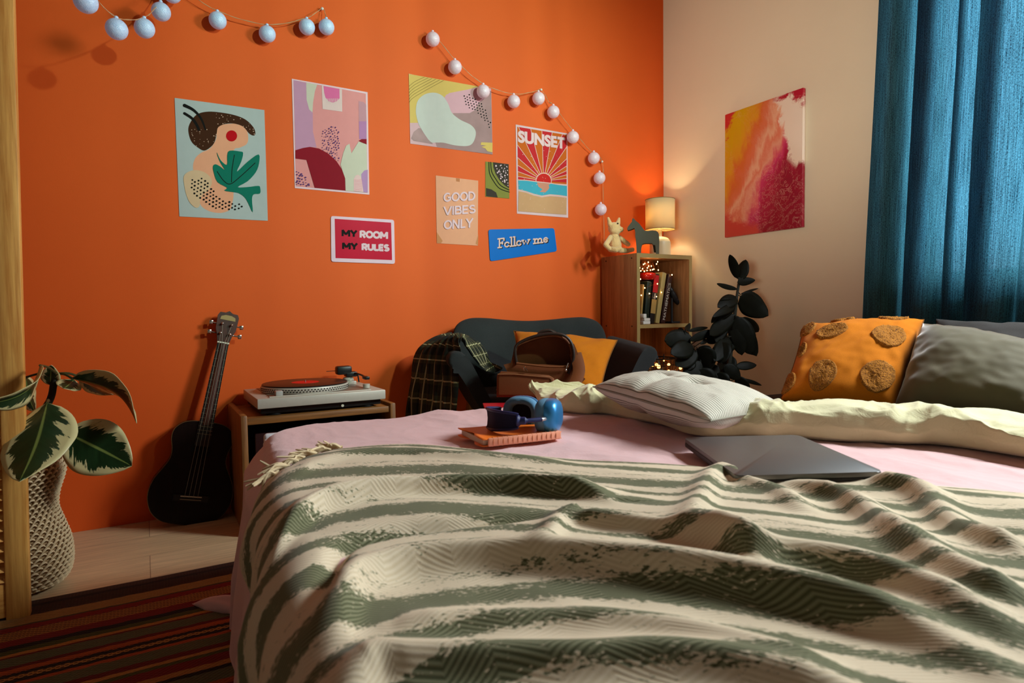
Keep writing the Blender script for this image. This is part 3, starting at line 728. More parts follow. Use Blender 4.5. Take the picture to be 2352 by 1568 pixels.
b = B(); boxb(b, (x0+.022, y1-.01, .08), (x1-.022, y1-.002, .368)); obj('back_panel', b, M_dark, cab)
b = B(); boxb(b, (x0+.05, y0+.05, .085), (x1-.05, y0+.06, .33), .003)
fl = obj('inner_door', b, mat('dark_red_lacquer', (44, 14, 14), .4), cab)
b = B(); ball(b, (x0+.105, y0+.045, .30), .006); obj('knob', b, mat('brass', (190, 150, 80), .3, 1), fl)

tt = thing('turntable', 'silver turntable on the oak cabinet with its tonearm at the right', 'turntable', (-1.96, -.19, .39))
a0, a1, c0, c1 = -2.178, -1.738, -.366, -.03
b = B(); boxb(b, (a0, c0, .418), (a1, c1, .452), .003); obj('plinth', b, M_silver, tt)
b = B(); boxb(b, (a0+.012, c0+.02, .398), (a1-.012, c1-.01, .418), .004); obj('underside', b, M_blk, tt)
for fx_, fy_ in ((a0+.06, c0+.05), (a1-.06, c0+.05), (a0+.06, c1-.05), (a1-.06, c1-.05)):
    b = B(); lathe(b, [(.026, .390), (.028, .394), (.024, .399)], (fx_, fy_, 0), 24); obj('foot', b, M_blk, tt)
b = B(); boxb(b, (a0+.045, c0+.025, .452), (a1-.05, c1-.012, .4545), .001); obj('deck_plate', b, mat('grey_deck', (130, 118, 104), .4, .2), tt)
b = B(); boxb(b, (a0+.04, c0+.012, .452), (a1-.05, c0+.024, .456), .001); obj('control_strip', b, mat('pale_strip', (196, 188, 172), .4), tt)
b = B(); boxb(b, (a0+.062, c0+.018, .455), (a0+.085, c0+.05, .472), .002)
obj('lever', b, mat('translucent_plastic', (176, 172, 164), .25), tt)
b = B(); lathe(b, [(.005, 0), (.005, .003)], (a1-.155, c0+.014, .407), 12); bmesh.ops.rotate(b, cent=(a1-.155, c0+.016, .407), matrix=Matrix.Rotation(PI/2, 3, 'X'), verts=b.verts)
obj('pilot_light', b, mat('led', (220, 214, 190), .4), tt)
PC = (a0+.192, -.195)
b = B(); lathe(b, [(.152, .456), (.153, .458), (.153, .474), (.1515, .476)], (PC[0], PC[1], 0), 96); pl_ = obj('platter', b, M_silver, tt)
b = B()
for k in range(88):
    for zz, off in ((.469, 0), (.4625, .5)):
        th = 2*PI*(k+off)/88
        box(b, (PC[0]+.1533*math.cos(th), PC[1]+.1533*math.sin(th), zz), (.0016, .0055, .0032), th)
obj('strobe_dots', b, M_blk, pl_, smooth=False)
b = B(); lathe(b, [(.148, .476), (.148, .479)], (PC[0], PC[1], 0), 64); obj('mat', b, M_blk, pl_)
b = B(); lathe(b, [(.003, .479), (.003, .489), (.0015, .490)], (PC[0], PC[1], 0), 12); obj('spindle', b, M_chrome, tt)
AX, AY = a1-.062, -.10
b = B(); lathe(b, [(.030, .4545), (.030, .459), (.024, .460), (.020, .478), (.016, .480)], (AX, AY, 0), 28); boxb(b, (AX-.034, AY-.045, .4545), (AX+.02, AY-.02, .468), .002); arm = obj('tonearm_base', b, M_silver, tt)
b = B(); boxb(b, (AX-.048, AY-.02, .492), (AX+.012, AY+.02, .526), .008); boxb(b, (AX-.012, AY-.02, .482), (AX+.032, AY+.02, .502), .004); obj('tonearm_pivot', b, M_blk, tt)
b = B(); tube(b, [(AX-.05, AY, .508), (AX-.085, AY, .508)], .0012, 6); obj('needle_guard', b, M_blk, tt)
b = B(); tube(b, smooth([(AX+.02, AY, .496), (AX+.028, AY-.07, .494), (AX+.022, AY-.15, .492)], 5), .004, 8); boxb(b, (AX+.012, AY-.185, .484), (AX+.03, AY-.145, .496), .003); obj('tonearm', b, M_blk, tt)
b = B(); tube(b, [(AX+.033, AY-.02, .490), (AX+.036, AY-.025, .460)], .003, 8); obj('rest_post', b, M_blk, tt)
b = B(); lathe(b, [(.013, .4545), (.013, .468), (.012, .469)], (a1-.045, c0+.085, 0), 28); obj('speed_knob', b, M_silver, tt)

t = NT('vinyl'); v = t.coord(); sx = t.n('ShaderNodeSeparateXYZ'); t.l(v, sx.inputs[0])
rr = t.math('SQRT', t.math('ADD', t.math('POWER', sx.outputs[0], 2), t.math('POWER', sx.outputs[1], 2)))
t.col(lin((16, 15, 15))); t.set(Roughness=.34); t.bump(t.math('SINE', t.math('MULTIPLY', rr, 3200)), .12, .001)
rec = thing('vinyl_record', 'black vinyl record with a red label lying on the turntable', 'record', (PC[0], PC[1], .479))
b = B(); lathe(b, [(.148, 0), (.1505, .001), (.148, .0022)], seg=96); obj('disc', b, t.m, rec, local=True)
b = B(); lathe(b, [(.049, .0022), (.049, .0027)], seg=64); obj('label', b, mat('red_paper_label', (226, 24, 16), .6), rec, local=True)

# ------------------------------------------------------------------ ukulele leaning on the wall
uk = thing('ukulele', 'dark wooden ukulele leaning against the orange wall beside the cabinet', 'ukulele')
M_uk = wood('dark_mahogany', (10, 5, 4), (24, 10, 7), (26, 26, 1.2), .3, 3); M_ukn = mat('dark_rosewood', (14, 9, 8), .35); M_bind = mat('cream_binding', (104, 74, 40), .4); M_headw = wood('red_brown_headstock', (48, 18, 10), (86, 34, 18), (26, 26, 1.2), .4, 3)
pb = at(425, 1206, z=0.0); pt_ = at(528, 712, y=-.045)
uk.location = pb
ux = Vector((1, 0, 0)); uz = (pt_-pb).normalized()
uy = uz.cross(Vector((1, 0, 0))).normalized()           # back of the instrument (towards the wall)
if uy.y < 0: uy = -uy
# the whole instrument is turned a touch so that its face looks at the bed
fx_ = uy.cross(uz).normalized(); fx_ = fx_ if fx_.x > 0 else -fx_
LU = (pt_-pb).length
def U(x, y, z): return pb + fx_*(x) + uy*(y) + uz*(z)
hw = [(0, .0), (.004, .05), (.014, .085), (.04, .115), (.08, .132), (.115, .134), (.15, .126), (.185, .108), (.215, .093), (.235, .089), (.26, .091), (.29, .099), (.315, .099), (.335, .090), (.352, .070), (.360, .042), (.362, 0)]
hs = LU/.775
def outline(scale=1.0, n=4):
    R = smooth([(w_, z_, 0) for z_, w_ in hw], n)
    pts = [(p.x*hs*scale, p.y*hs) for p in R]
    return pts+[(-x, z) for x, z in pts[-2:0:-1]]
ol = outline()
def plate(bm, y, pts, rev=False):
    vs = [bm.verts.new(U(x, y, z)) for x, z in pts]; f = bm.faces.new(vs if not rev else vs[::-1]); return vs
b = B(); A_ = plate(b, -.0, ol); C_ = plate(b, .062, ol, True)
for k in range(len(ol)): b.faces.new((A_[k-1], A_[k], C_[k], C_[k-1]))
M_uk.node_tree.nodes['Principled BSDF'].inputs['Specular IOR Level'].default_value = .2
body = obj('body', b, M_uk, uk, angle=30)
b = B(); tube(b, [U(x, -.001, z) for x, z in ol]+[U(ol[0][0], -.001, ol[0][1])], .0011, 6, cap=False); obj('binding', b, M_bind, uk)
shz = .262*hs
b = B(); vs = [b.verts.new(U(.033*math.cos(2*PI*k/32)*hs, -.0006, shz+.033*math.sin(2*PI*k/32)*hs)) for k in range(32)]; b.faces.new(vs); 
obj('sound_hole', b, mat('hole_black', (4, 3, 3), .9), uk)
nut = .650*hs
def neckw(z): return (.0245-.0055*(z-.27*hs)/(nut-.27*hs))*hs
b = B(); zz = [.275*hs, .36*hs, .5*hs, nut]
for i in range(3):
    z0, z1 = zz[i], zz[i+1]
    q = [b.verts.new(U(s_*neckw(z), y_, z)) for z in (z0, z1) for s_, y_ in ((-1, -.002), (-1, -.008), (1, -.008), (1, -.002))]
    for k in range(4): b.faces.new((q[k], q[(k+1) % 4], q[4+(k+1) % 4], q[4+k]))
    if i == 0: b.faces.new(q[:4])
    if i == 2: b.faces.new(q[4:])
obj('fingerboard', b, M_ukn, uk, smooth=False)
b = B(); tube(b, [U(0, .010, .35*hs), U(0, .008, .5*hs), U(0, .006, nut)], [.022*hs, .020*hs, .018*hs], 16); obj('neck', b, M_headw, uk)
b = B(); fz = [nut-(nut-.10*hs)*(1-2**(-k/12)) for k in range(1, 17)]
for z in fz:
    if z > .28*hs: tube(b, [U(-neckw(z), -.0088, z), U(neckw(z), -.0088, z)], .0009, 6)
obj('frets', b, mat('fret_metal', (150, 136, 112), .3, .8), uk)
b = B()
for i in (4, 6, 9, 11): ball(b, U(0, -.0088, (fz[i]+fz[i-1])/2), (.0026,)*3, 8, 6)
obj('fret_markers', b, mat('pearl', (170, 164, 150), .3), uk)
b = B(); vs = [U(-neckw(nut), 0, nut), U(neckw(nut), 0, nut)]
tube(b, [U(-neckw(nut)-.001, -.0085, nut+.001), U(neckw(nut)+.001, -.0085, nut+.001)], .0032, 8); obj('nut', b, mat('bone', (226, 218, 196), .4), uk)
hp = [(-.020, nut+.004), (-.026, nut+.03), (-.034, nut+.05), (-.036, nut+.10), (-.030, nut+.112), (-.012, nut+.113), (0, nut+.121), (.012, nut+.113), (.030, nut+.112), (.036, nut+.10), (.034, nut+.05), (.026, nut+.03), (.020, nut+.004)]
hp = [(x*hs, z) for x, z in hp]
b = B(); A_ = plate(b, -.003, hp); C_ = plate(b, .012, hp, True)
for k in range(len(hp)): b.faces.new((A_[k-1], A_[k], C_[k], C_[k-1]))
head = obj('headstock', b, M_headw, uk, angle=30)
b = B(); plate(b, -.0036, [(-.026*hs, nut+.086), (-.024*hs, nut+.098), (-.010*hs, nut+.104), (.010*hs, nut+.104), (.024*hs, nut+.098), (.026*hs, nut+.086)]); obj('inlay', b, mat('pale_inlay', (164, 138, 84), .4), head)
for sx_ in (-1, 1):
    for zz_ in (nut+.035, nut+.07):
        b = B(); tube(b, [U(sx_*.016*hs, -.014, zz_), U(sx_*.016*hs, .0, zz_)], .0035, 10); ball(b, U(sx_*.016*hs, -.014, zz_), .0048, 10, 8)
        tube(b, [U(sx_*.02*hs, .014, zz_), U(sx_*.046*hs, .014, zz_)], .0028, 8); box(b, U(sx_*.052*hs, .014, zz_), (.014, .007, .016), bev=.003)
        obj('tuner', b, M_chrome, uk)
b = B(); z = .092*hs
q = [U(-.056*hs, -.001, z-.010), U(.056*hs, -.001, z-.010), U(.056*hs, -.001, z+.012), U(-.056*hs, -.001, z+.012)]
q2 = [p-uy*.006 for p in q]; v1 = [b.verts.new(p) for p in q]; v2 = [b.verts.new(p) for p in q2]; b.faces.new(v2)
for k in range(4): b.faces.new((v1[k-1], v1[k], v2[k], v2[k-1]))
br_ = obj('bridge', b, M_ukn, uk, smooth=False)
b = B(); tube(b, [U(-.034*hs, -.0088, z+.007), U(.034*hs, -.0088, z+.007)], .0019, 8); obj('saddle', b, mat('bone_saddle', (214, 204, 180), .4), uk)
b = B(); tube(b, [U(-.034*hs, -.0072, z-.004), U(.034*hs, -.0072, z-.004)], .0012, 8); obj('tie_block_edge', b, mat('bone_edge', (170, 150, 120), .4), br_)
M_str = mat('nylon_string', (150, 140, 124), .3)
for k in range(4):
    s_ = (k-1.5)/1.5
    b = B(); tube(b, [U(s_*.021*hs, -.0105, z+.004), U(s_*.013*hs, -.012, nut), U((-1 if s_ < 0 else 1)*.016*hs, -.012, nut+(.035 if abs(s_) > .9 else .07))], .0007, 5); obj('string', b, M_str, uk)

# ------------------------------------------------------------------ wicker basket with variegated rubber plant
bk = thing('wicker_basket', 'pear-shaped woven wicker basket standing on the floor behind the pine screen', 'basket', (-2.80, -.46, 0))
prof = [(.085, .006), (.105, .03), (.113, .07), (.110, .12), (.096, .17), (.084, .215), (.088, .255), (.100, .295), (.104, .32), (.094, .345), (.076, .36)]
pr = smooth([(r, z, 0) for r, z in prof], 6)
b = B(); lathe(b, [(p.x-.004, p.y) for p in pr], (-2.80, -.46, 0), 40)
M_wick = mat('wicker_core', (140, 112, 74), .8, var=.2); obj('basket_wall', b, M_wick, bk)
b = B(); row = 0; L = 0.0; acc = [0.0]
for i in range(1, len(pr)): acc.append(acc[-1]+(pr[i]-pr[i-1]).length)
def prof_at(s):
    for i in range(1, len(pr)):
        if acc[i] >= s:
            k = (s-acc[i-1])/(acc[i]-acc[i-1]); q = pr[i-1].lerp(pr[i], k); return q.x, q.y
    return pr[-1].x, pr[-1].y
s = .006; NL = 34
while s < acc[-1]-.004:
    for k in range(NL):
        th = 2*PI*(k+.5*(row % 2))/NL; d = 2*PI/NL*.62; pts = []
        for q in range(6):
            u_ = q/5; r_, z_ = prof_at(s+.0075*math.sin(PI*u_)+.003*u_)
            rr_ = r_+.0045*math.sin(PI*u_)+.0005; a_ = th+d*(u_-.5)*1.5; pts.append((-2.80+rr_*math.cos(a_), -.46+rr_*math.sin(a_), z_))
        tube(b, pts, [.0018, .0028, .0030, .0030, .0028, .0016], 5)
    s += .0112; row += 1
keep(b)
obj('weave', b, mat('pale_wicker', (206, 186, 146), .7, var=.18, vscale=40), bk)

def leafmesh(bm, base, tip, width, side, droop=.12, fold=.18, nu=14, nv=8, pw=.75, asym=0.0, uvl=True):
    """leaf blade from base to tip; side = direction across the blade; droop bends it along its normal"""
    base, tip = Vector(base), Vector(tip); ax = tip-base; L = ax.length; t = ax/L
    s_ = Vector(side); s_ = (s_-t*s_.dot(t)).normalized(); nr = s_.cross(t)
    def fn(a, c):
        wv_ = math.sin(PI*min(1, a**.82))**pw if 0 < a < 1 else 0.0
        x = (c-.5)*2
        p = base+ax*a+s_*(x*width/2*wv_)+nr*(droop*L*math.sin(PI*a)+fold*width*.5*abs(x)*wv_)
        return p+nr*(.012*width*math.sin(a*19)*abs(x))
    grid(bm, fn, nu, nv, uv=lambda a, c: (c, a))
t = NT('variegated_leaf'); tc = t.n('ShaderNodeTexCoord'); s_ = t.n('ShaderNodeSeparateXYZ'); t.l(tc.outputs['UV'], s_.inputs[0])
ob = t.n('ShaderNodeObjectInfo')
av = t.math('ABSOLUTE', t.math('SUBTRACT', s_.outputs[0], .5))
mp = t.n('ShaderNodeCombineXYZ'); t.l(t.math('MULTIPLY', s_.outputs[0], 1.6), mp.inputs[0]); t.l(t.math('SUBTRACT', t.math('MULTIPLY', s_.outputs[1], 9), t.math('MULTIPLY', av, 5)), mp.inputs[1]); t.l(t.math('MULTIPLY', ob.outputs['Random'], 17), mp.inputs[2])
n1 = t.noise(mp.outputs[0], 1.6, 4, .65)
edge = t.math('ADD', t.math('MULTIPLY', av, 2.0), t.math('MULTIPLY', t.math('SUBTRACT', n1, .5), 1.5))
g1 = t.mix(t.noise(mp.outputs[0], 2.2, 2), lin((12, 34, 12)), lin((34, 66, 34)))
c = t.mix(t.ramp(edge, [(.60, (0, 0, 0, 1)), (.66, (1, 1, 1, 1))]), g1, lin((206, 196, 140)))
mid = t.ramp(av, [(0.012, (1, 1, 1, 1)), (0.03, (0, 0, 0, 1))])
c = t.mix(t.math('MULTIPLY', mid, .75), c, lin((140, 160, 80)))
t.col(c); t.set(Roughness=.3); M_vleaf = t.m
M_stem = mat('dark_stem', (26, 28, 18), .6); M_petiole = mat('petiole', (60, 66, 30), .5)
vp = thing('variegated_rubber_plant', 'cream and green variegated rubber plant growing from the wicker basket', 'plant', (-2.80, -.46, .35))
top = at(130, 858, y=-.50); jn = at(113, 922, y=-.50)
b = B(); tube(b, smooth([(-2.79, -.46, .30), (-2.765, -.475, .42), tuple(jn), tuple(jn.lerp(top, .6)), tuple(top)], 6), [.009]*12+[.0085]*8+[.007]*5, 10); obj('stem', b, M_stem, vp)
RV = [  # base px, base y, tip px, tip y, width m, side hint, droop, fold
    ((108, 925), -.68, (45, 1106), -.84, .158, (1, -.1, .35), .05, .12),
    ((150, 992), -.56, (303, 1070), -.62, .150, (.45, -.35, -1), -.05, .10),
    ((165, 868), -.52, (314, 972), -.66, .105, (.25, -1, .35), .14, .35),
    ((185, 866), -.49, (272, 906), -.42, .060, (.1, 1, -.5), .10, .2),
    ((92, 839), -.73, (-55, 930), -.84, .085, (.1, -1, .55), .20, .25),
    ((116, 884), -.49, (118, 838), -.53, .045, (1, -.2, 0), .02, .1),
    ((170, 872), -.50, (146, 892), -.56, .060, (.6, -.6, -.5), .05, .1),
    ((60, 866), -.45, (80, 945), -.42, .075, (.6, 1, .2), .06, .2)]
for bp_, by_, tp_, ty_, w_, sd, dr, fo in RV:
    p0 = at(bp_[0], bp_[1], y=by_); p1 = at(tp_[0], tp_[1], y=ty_)
    b = B(); leafmesh(b, p0, p1, w_, sd, dr, fo, 18, 10); keep(b)
    o = obj('leaf', b, M_vleaf, vp, angle=None); solid(o, .0012)
    near = top if (p0-top).length < (p0-jn).length else jn
    b = B(); tube(b, smooth([near, near.lerp(p0, .5)+Vector((0, 0, .006)), p0], 4), .0030, 6); obj('petiole', b, M_petiole, vp)
b = B(); lathe(b, [(.07, .325), (.074, .335), (.02, .34)], (-2.80, -.46, 0), 24); obj('soil', b, mat('potting_soil', (34, 26, 20), .95, bump=.8, bscale=150, bdist=.01), vp)
# ------------------------------------------------------------------ bookshelf in the corner and what stands on it
M_shelf = wood('brown_oak_veneer', (134, 88, 52), (186, 132, 84), (22, 22, 1.2), .5, 3)
M_shelf_h = wood('brown_oak_veneer_crosswise', (134, 88, 52), (186, 132, 84), (1.2, 22, 22), .5, 3)
M_edge = mat('pale_edge_band', (156, 128, 78), .5, var=.08, vscale=20)
sx0, sx1, sy0, sy1, sz = -.448, -.078, -.280, -.012, 1.007
bs = thing('bookshelf', 'narrow brown oak bookshelf standing in the corner under the table lamp', 'bookshelf', (-.26, -.14, 0))
def panel(name, lo, hi, m):
    b = B(); boxb(b, lo, hi, .0015); obj(name, b, m, bs)
    return lo, hi
T = .020
panel('side_panel', (sx0, sy0+.001, 0), (sx0+T, sy1, sz), M_shelf)
panel('side_panel', (sx1-T, sy0+.001, 0), (sx1, sy1, sz), M_shelf)
panel('top', (sx0+T, sy0+.001, sz-T), (sx1-T, sy1, sz), M_shelf_h)
for z in (.645, .325, .04): panel('shelf', (sx0+T, sy0+.004, z), (sx1-T, sy1, z+.018), M_shelf_h)
panel('back_panel', (sx0+T, sy1-.004, .058), (sx1-T, sy1, sz-T), M_shelf)
b = B()
boxb(b, (sx0, sy0-.0012, 0), (sx0+T, sy0+.0008, sz)); boxb(b, (sx1-T, sy0-.0012, 0), (sx1, sy0+.0008, sz)); boxb(b, (sx0+T, sy0-.0012, sz-T), (sx1-T, sy0+.0008, sz)); boxb(b, (sx0+T, sy0+.002, .645), (sx1-T, sy0+.0038, .663))
obj('edge_banding', b, M_edge, bs, smooth=False)['label'] = 'pale front edges'
for y_ in (-.245, -.05):
    for z_ in (.985, .655):
        b = B(); tube(b, [(sx0-.0008, y_, z_), (sx0+.002, y_, z_)], .004, 12); obj('screw_cap', b, mat('screw_dark', (40, 28, 20), .5) if 'screw_dark' not in bpy.data.materials else bpy.data.materials['screw_dark'], bs)

# table lamp
t = NT('lamp_shade_linen'); df = t.n('ShaderNodeBsdfDiffuse'); tl = t.n('ShaderNodeBsdfTranslucent'); mx = t.n('ShaderNodeMixShader')
df.inputs[0].default_value = lin((232, 214, 170)); tl.inputs[0].default_value = lin((246, 226, 178)); mx.inputs[0].default_value = .22
t.l(df.outputs[0], mx.inputs[1]); t.l(tl.outputs[0], mx.inputs[2]); t.l(mx.outputs[0], t.out.inputs[0]); M_shade = t.m
LX, LY = -.142, -.12
lp = thing('table_lamp', 'cream table lamp glowing on top of the corner bookshelf', 'lamp', (LX, LY, sz))
b = B(); lathe(b, [(p.x, p.y) for p in smooth([(.050, .0, 0), (.054, .004, 0), (.054, .07, 0), (.050, .088, 0), (.040, .101, 0), (.022, .108, 0), (.012, .110, 0)], 4)], (0, 0, 0), 40); obj('base', b, mat('cream_ceramic', (222, 206, 166), .35), lp, local=True)
b = B(); lathe(b, [(.010, .110), (.010, .142)], seg=20); obj('neck', b, mat('lamp_socket', (196, 184, 156), .4), lp, local=True)
b = B(); lathe(b, [(.075, .148), (.075, .303)], seg=56, cap=False); o = obj('lamp_shade', b, M_shade, lp, local=True); solid(o, .0012)
b = B()
for z in (.148, .303):
    tube(b, [(.0755*math.cos(2*PI*k/56), .0755*math.sin(2*PI*k/56), z) for k in range(57)], .0018, 6, cap=False)
    for k in range(3):
        if z < .2: tube(b, [(.01*math.cos(k*2.094), .01*math.sin(k*2.094), z+.004), (.0755*math.cos(k*2.094), .0755*math.sin(k*2.094), z+.004)], .0012, 5)
obj('shade_rings', b, mat('shade_trim', (150, 120, 66), .6), lp, local=True)
b = B(); ball(b, (0, 0, .20), .020, 16, 12); bulb = obj('bulb', b, mat('lit_bulb', (255, 220, 160), .4, emit=(255, 196, 110), estr=22), lp, local=True)
lamp('table_lamp_light', 'POINT', (LX, LY, sz+.205), None, 10.5, (1.0, .79, .47), shadow_soft_size=.022)

# plush cat
M_plush = mat('cream_plush', (240, 196, 136), .95, var=.12, vscale=40, bump=.9, bscale=260, bdist=.004, sheen=.5)
pc = thing('plush_toy', 'cream plush cat sitting on the bookshelf looking towards the grey horse', 'plush toy', (-.445, -.16, sz))
def K(px, py, y=-.16): return at(px, py, y=y)
b = B()
ball(b, K(1411, 524), (.033, .030, .030), 20, 14); ball(b, K(1425, 527, -.176), (.016, .016, .014), 14, 10); ball(b, K(1413, 531, -.17), (.030, .024, .020), 16, 10)
for p, q in (((1401, 515), (1397, 501)), ((1419, 513), (1422, 502))): capsule(b, K(*p), K(*q), .013, .0065)
capsule(b, K(1410, 545), K(1412, 563), .027, .034)
for a_, c_, e_ in (((1402, 545, -.18), (1391, 562, -.195), (1399, 570, -.205)), ((1419, 543, -.155), (1432, 553, -.15), (1443, 561, -.15))):
    capsule(b, K(*a_), K(*c_), .0125, .0125); capsule(b, K(*c_), K(*e_), .0125, .0115)
for a_, c_, e_ in (((1402, 572, -.18), (1415, 574, -.205), (1424, 570, -.215)), ((1422, 574, -.155), (1440, 576, -.15), (1453, 573, -.15))):
    capsule(b, K(*a_), K(*c_), .014, .013); capsule(b, K(*c_), K(*e_), .012, .011)
o = obj('body', b, M_plush, pc, angle=None)
rm = o.modifiers.new('remesh', 'REMESH'); rm.mode = 'VOXEL'; rm.voxel_size = .0022; rm.use_smooth_shade = True
sm = o.modifiers.new('soft', 'SMOOTH'); sm.iterations = 6; sm.factor = .5
M_eye = mat('black_bead', (12, 10, 10), .15)
for p in ((1419, 513, -.1865),):
    b = B(); ball(b, K(*p), .0040, 12, 8); obj('eye', b, M_eye, pc)
b = B(); tube(b, smooth([K(1420, 528, -.188), K(1425, 527, -.189), K(1429, 524, -.186)], 4), .0011, 5); obj('mouth', b, mat('brown_thread', (130, 70, 44), .8), pc)
# grey wooden horse
M_horse = mat('grey_painted_wood', (74, 72, 58), .75, var=.1, vscale=30)
hz = thing('horse_figurine', 'grey wooden horse figurine standing on the front edge of the bookshelf', 'figurine', (-.34, -.22, sz))
HZ = lambda p: at(1360+p[0]*.11479, 430+p[1]*.11479, y=-.225)
hpts = [(703, 815), (720, 843), (770, 832), (845, 800), (862, 850), (866, 980), (880, 1060), (886, 1160), (892, 1283), (975, 1290), (985, 1180), (1005, 1120), (1060, 1103), (1200, 1103), (1215, 1130), (1260, 1140), (1268, 1200), (1282, 1300), (1338, 1308), (1340, 1180), (1343, 1020), (1335, 930), (1310, 870), (1270, 850), (1200, 846), (1110, 858), (1050, 850), (1010, 800), (960, 730), (920, 690), (870, 655), (838, 612), (810, 606), (800, 640), (800, 672), (760, 720), (715, 780)]
P2 = [HZ(p) for p in hpts]
zoff = sz+.0005-min(p.z for p in P2)
P2 = [p+Vector((0, 0, zoff if p.z < sz+.03 else zoff*.5)) for p in P2]
for p in P2:
    if p.z < sz+.006: p.z = sz+.0005
HN = Vector((ray(1480, 540).x, ray(1480, 540).y, 0)).normalized()      # the horse stands square to this direction
def slabxz(bm, pts, y0, y1, bev):
    f = [bm.verts.new(p+HN*y0) for p in pts]; g = [bm.verts.new(p+HN*y1) for p in pts]
    bm.faces.new(f); bm.faces.new(g[::-1])
    for k in range(len(pts)): bm.faces.new((f[k-1], f[k], g[k], g[k-1]))
    es = [e for e in bm.edges if abs((e.verts[0].co-e.verts[1].co).dot(HN)) < 1e-6]
    bmesh.ops.bevel(bm, geom=es, offset=bev, segments=4, affect='EDGES', profile=.5, clamp_overlap=True)
b = B(); slabxz(b, P2, -.022, .022, .0085)
hbody = obj('body', b, M_horse, hz)
b = B()
for q in ([(1205, 1100), (1250, 1100), (1262, 1150), (1282, 1296), (1240, 1292), (1222, 1180)],):
    pp = [HZ(p) for p in q]
    for p in pp:
        if p.z < sz+.012: p.z = sz+.0005
    slabxz(b, pp, .020, .034, .002)
obj('hind_leg', b, M_horse, hz)

# books and trinkets in the upper compartment
zs = .6635
def book(label, px_b, px_t, wpx, h_top, col, depth=.15, y=-.235, tcol=None, name='book', bands=()):
    """a book standing on the shelf, spine to the front, leaning from px_b (foot) to px_t (top)"""
    f = at(px_b, 740, y=y); g = at(px_t, 640, y=y); w_ = wpx*2.72/F_PX*1.1
    lean_ = math.atan2((g.x-f.x), .175)
    r = thing(name, label, 'book', (f.x, y, zs+.001+abs(math.sin(lean_))*w_/2))
    h = h_top
    R_ = Matrix.Rotation(lean_, 3, 'Y')
    m = mat('cover_%d_%d_%d' % col, col, .5)
    b = B(); box(b, (0, depth/2, h/2), (w_, depth, h), bev=.002); bmesh.ops.rotate(b, cent=(0, 0, 0), matrix=R_, verts=b.verts); obj('cover', b, m, r, local=True)
    b = B(); box(b, (0, depth/2+.002, h-.0002), (w_*.78, depth-.006, .003)); bmesh.ops.rotate(b, cent=(0, 0, 0), matrix=R_, verts=b.verts); obj('pages', b, bpy.data.materials.get('page_paper') or mat('page_paper', (206, 190, 156), .8), r, local=True)
    for z0, z1, cc in bands:
        b = B(); box(b, (0, .0005, h*(z0+z1)/2), (w_*.99, .003, h*(z1-z0))); bmesh.ops.rotate(b, cent=(0, 0, 0), matrix=R_, verts=b.verts); obj('spine_band', b, mat('band_%d_%d_%d' % cc, cc, .5), r, local=True)
    return r, R_, w_, h
def spine_text(r, R_, word, x0, z0, L, hgt, m, up=True):
    V, T = text_tris(word, .01); b = B(); vs = []
    for x, y in V:
        # text runs along the spine
        p = Vector((x0 + (-(y-.5) if up else (y-.5))*hgt, -.0022, z0 + (x if up else 1-x)*L)); vs.append(b.verts.new(R_ @ p))
    for t_ in T:
        try: b.faces.new([vs[k] for k in t_])
        except ValueError: pass
    keep(b); obj('spine_lettering', b, m, r, local=True, smooth=False)
M_sil = mat('silver_print', (190, 180, 168), .4); M_wp = mat('white_print', (214, 208, 200), .5)
r, R_, w_, h = book('dark maroon book with MATHEMATICS on its leaning spine', 1523, 1535.5, 14, .250, (46, 18, 14)); spine_text(r, R_, 'MATHEMATICS', 0, .016, .19, w_*.55, M_sil)
book('cream coloured book leaning beside the MATHEMATICS book', 1510, 1521.5, 13, .258, (170, 150, 92))
r, R_, w_, h = book('red, black and tan banded book between the cream and green books', 1497, 1505.5, 15, .250, (24, 20, 18), bands=((.62, .97, (176, 18, 26)), (.20, .48, (164, 130, 70)))); spine_text(r, R_, 'Library', 0, .122, .030, w_*.5, M_wp)
book('dark green book leaning under the red tin', 1484, 1491, 14, .208, (14, 30, 20))
book('thin tan book leaning at the left of the green book', 1472, 1478, 5, .195, (166, 128, 66))
b = B(); q = at(1487, 637, y=-.20); lathe(b, [(p.x, p.y) for p in smooth([(.014, -.014, 0), (.036, -.012, 0), (.043, .004, 0), (.040, .020, 0), (.020, .025, 0), (.004, .026, 0)], 4)], (q.x, q.y, q.z), 32)
tag(obj('tin', b, mat('glossy_red', (168, 16, 14), .12, coat=.5), origin=tuple(q)), 'glossy round red tin lying on the green books under the fairy lights', 'tin')
for k, (px, py, w_, h_, lb) in enumerate(((1481, 737, .046, .015, 'bottom'), (1481.5, 729, .042, .014, 'middle'), (1476, 718, .024, .020, 'top'))):
    p = at(px, py, y=-.262); zb = zs+.0005+[0, .0158, .0306][k]
    b = B(); box(b, (p.x, -.262, zb+h_/2), (w_, .03, h_), .1*k, .002)
    tag(obj('paper_box', b, M_wp, origin=(p.x, -.262, zb)), 'small white box, the %s one of the stack at the foot of the books' % lb, 'box', None)
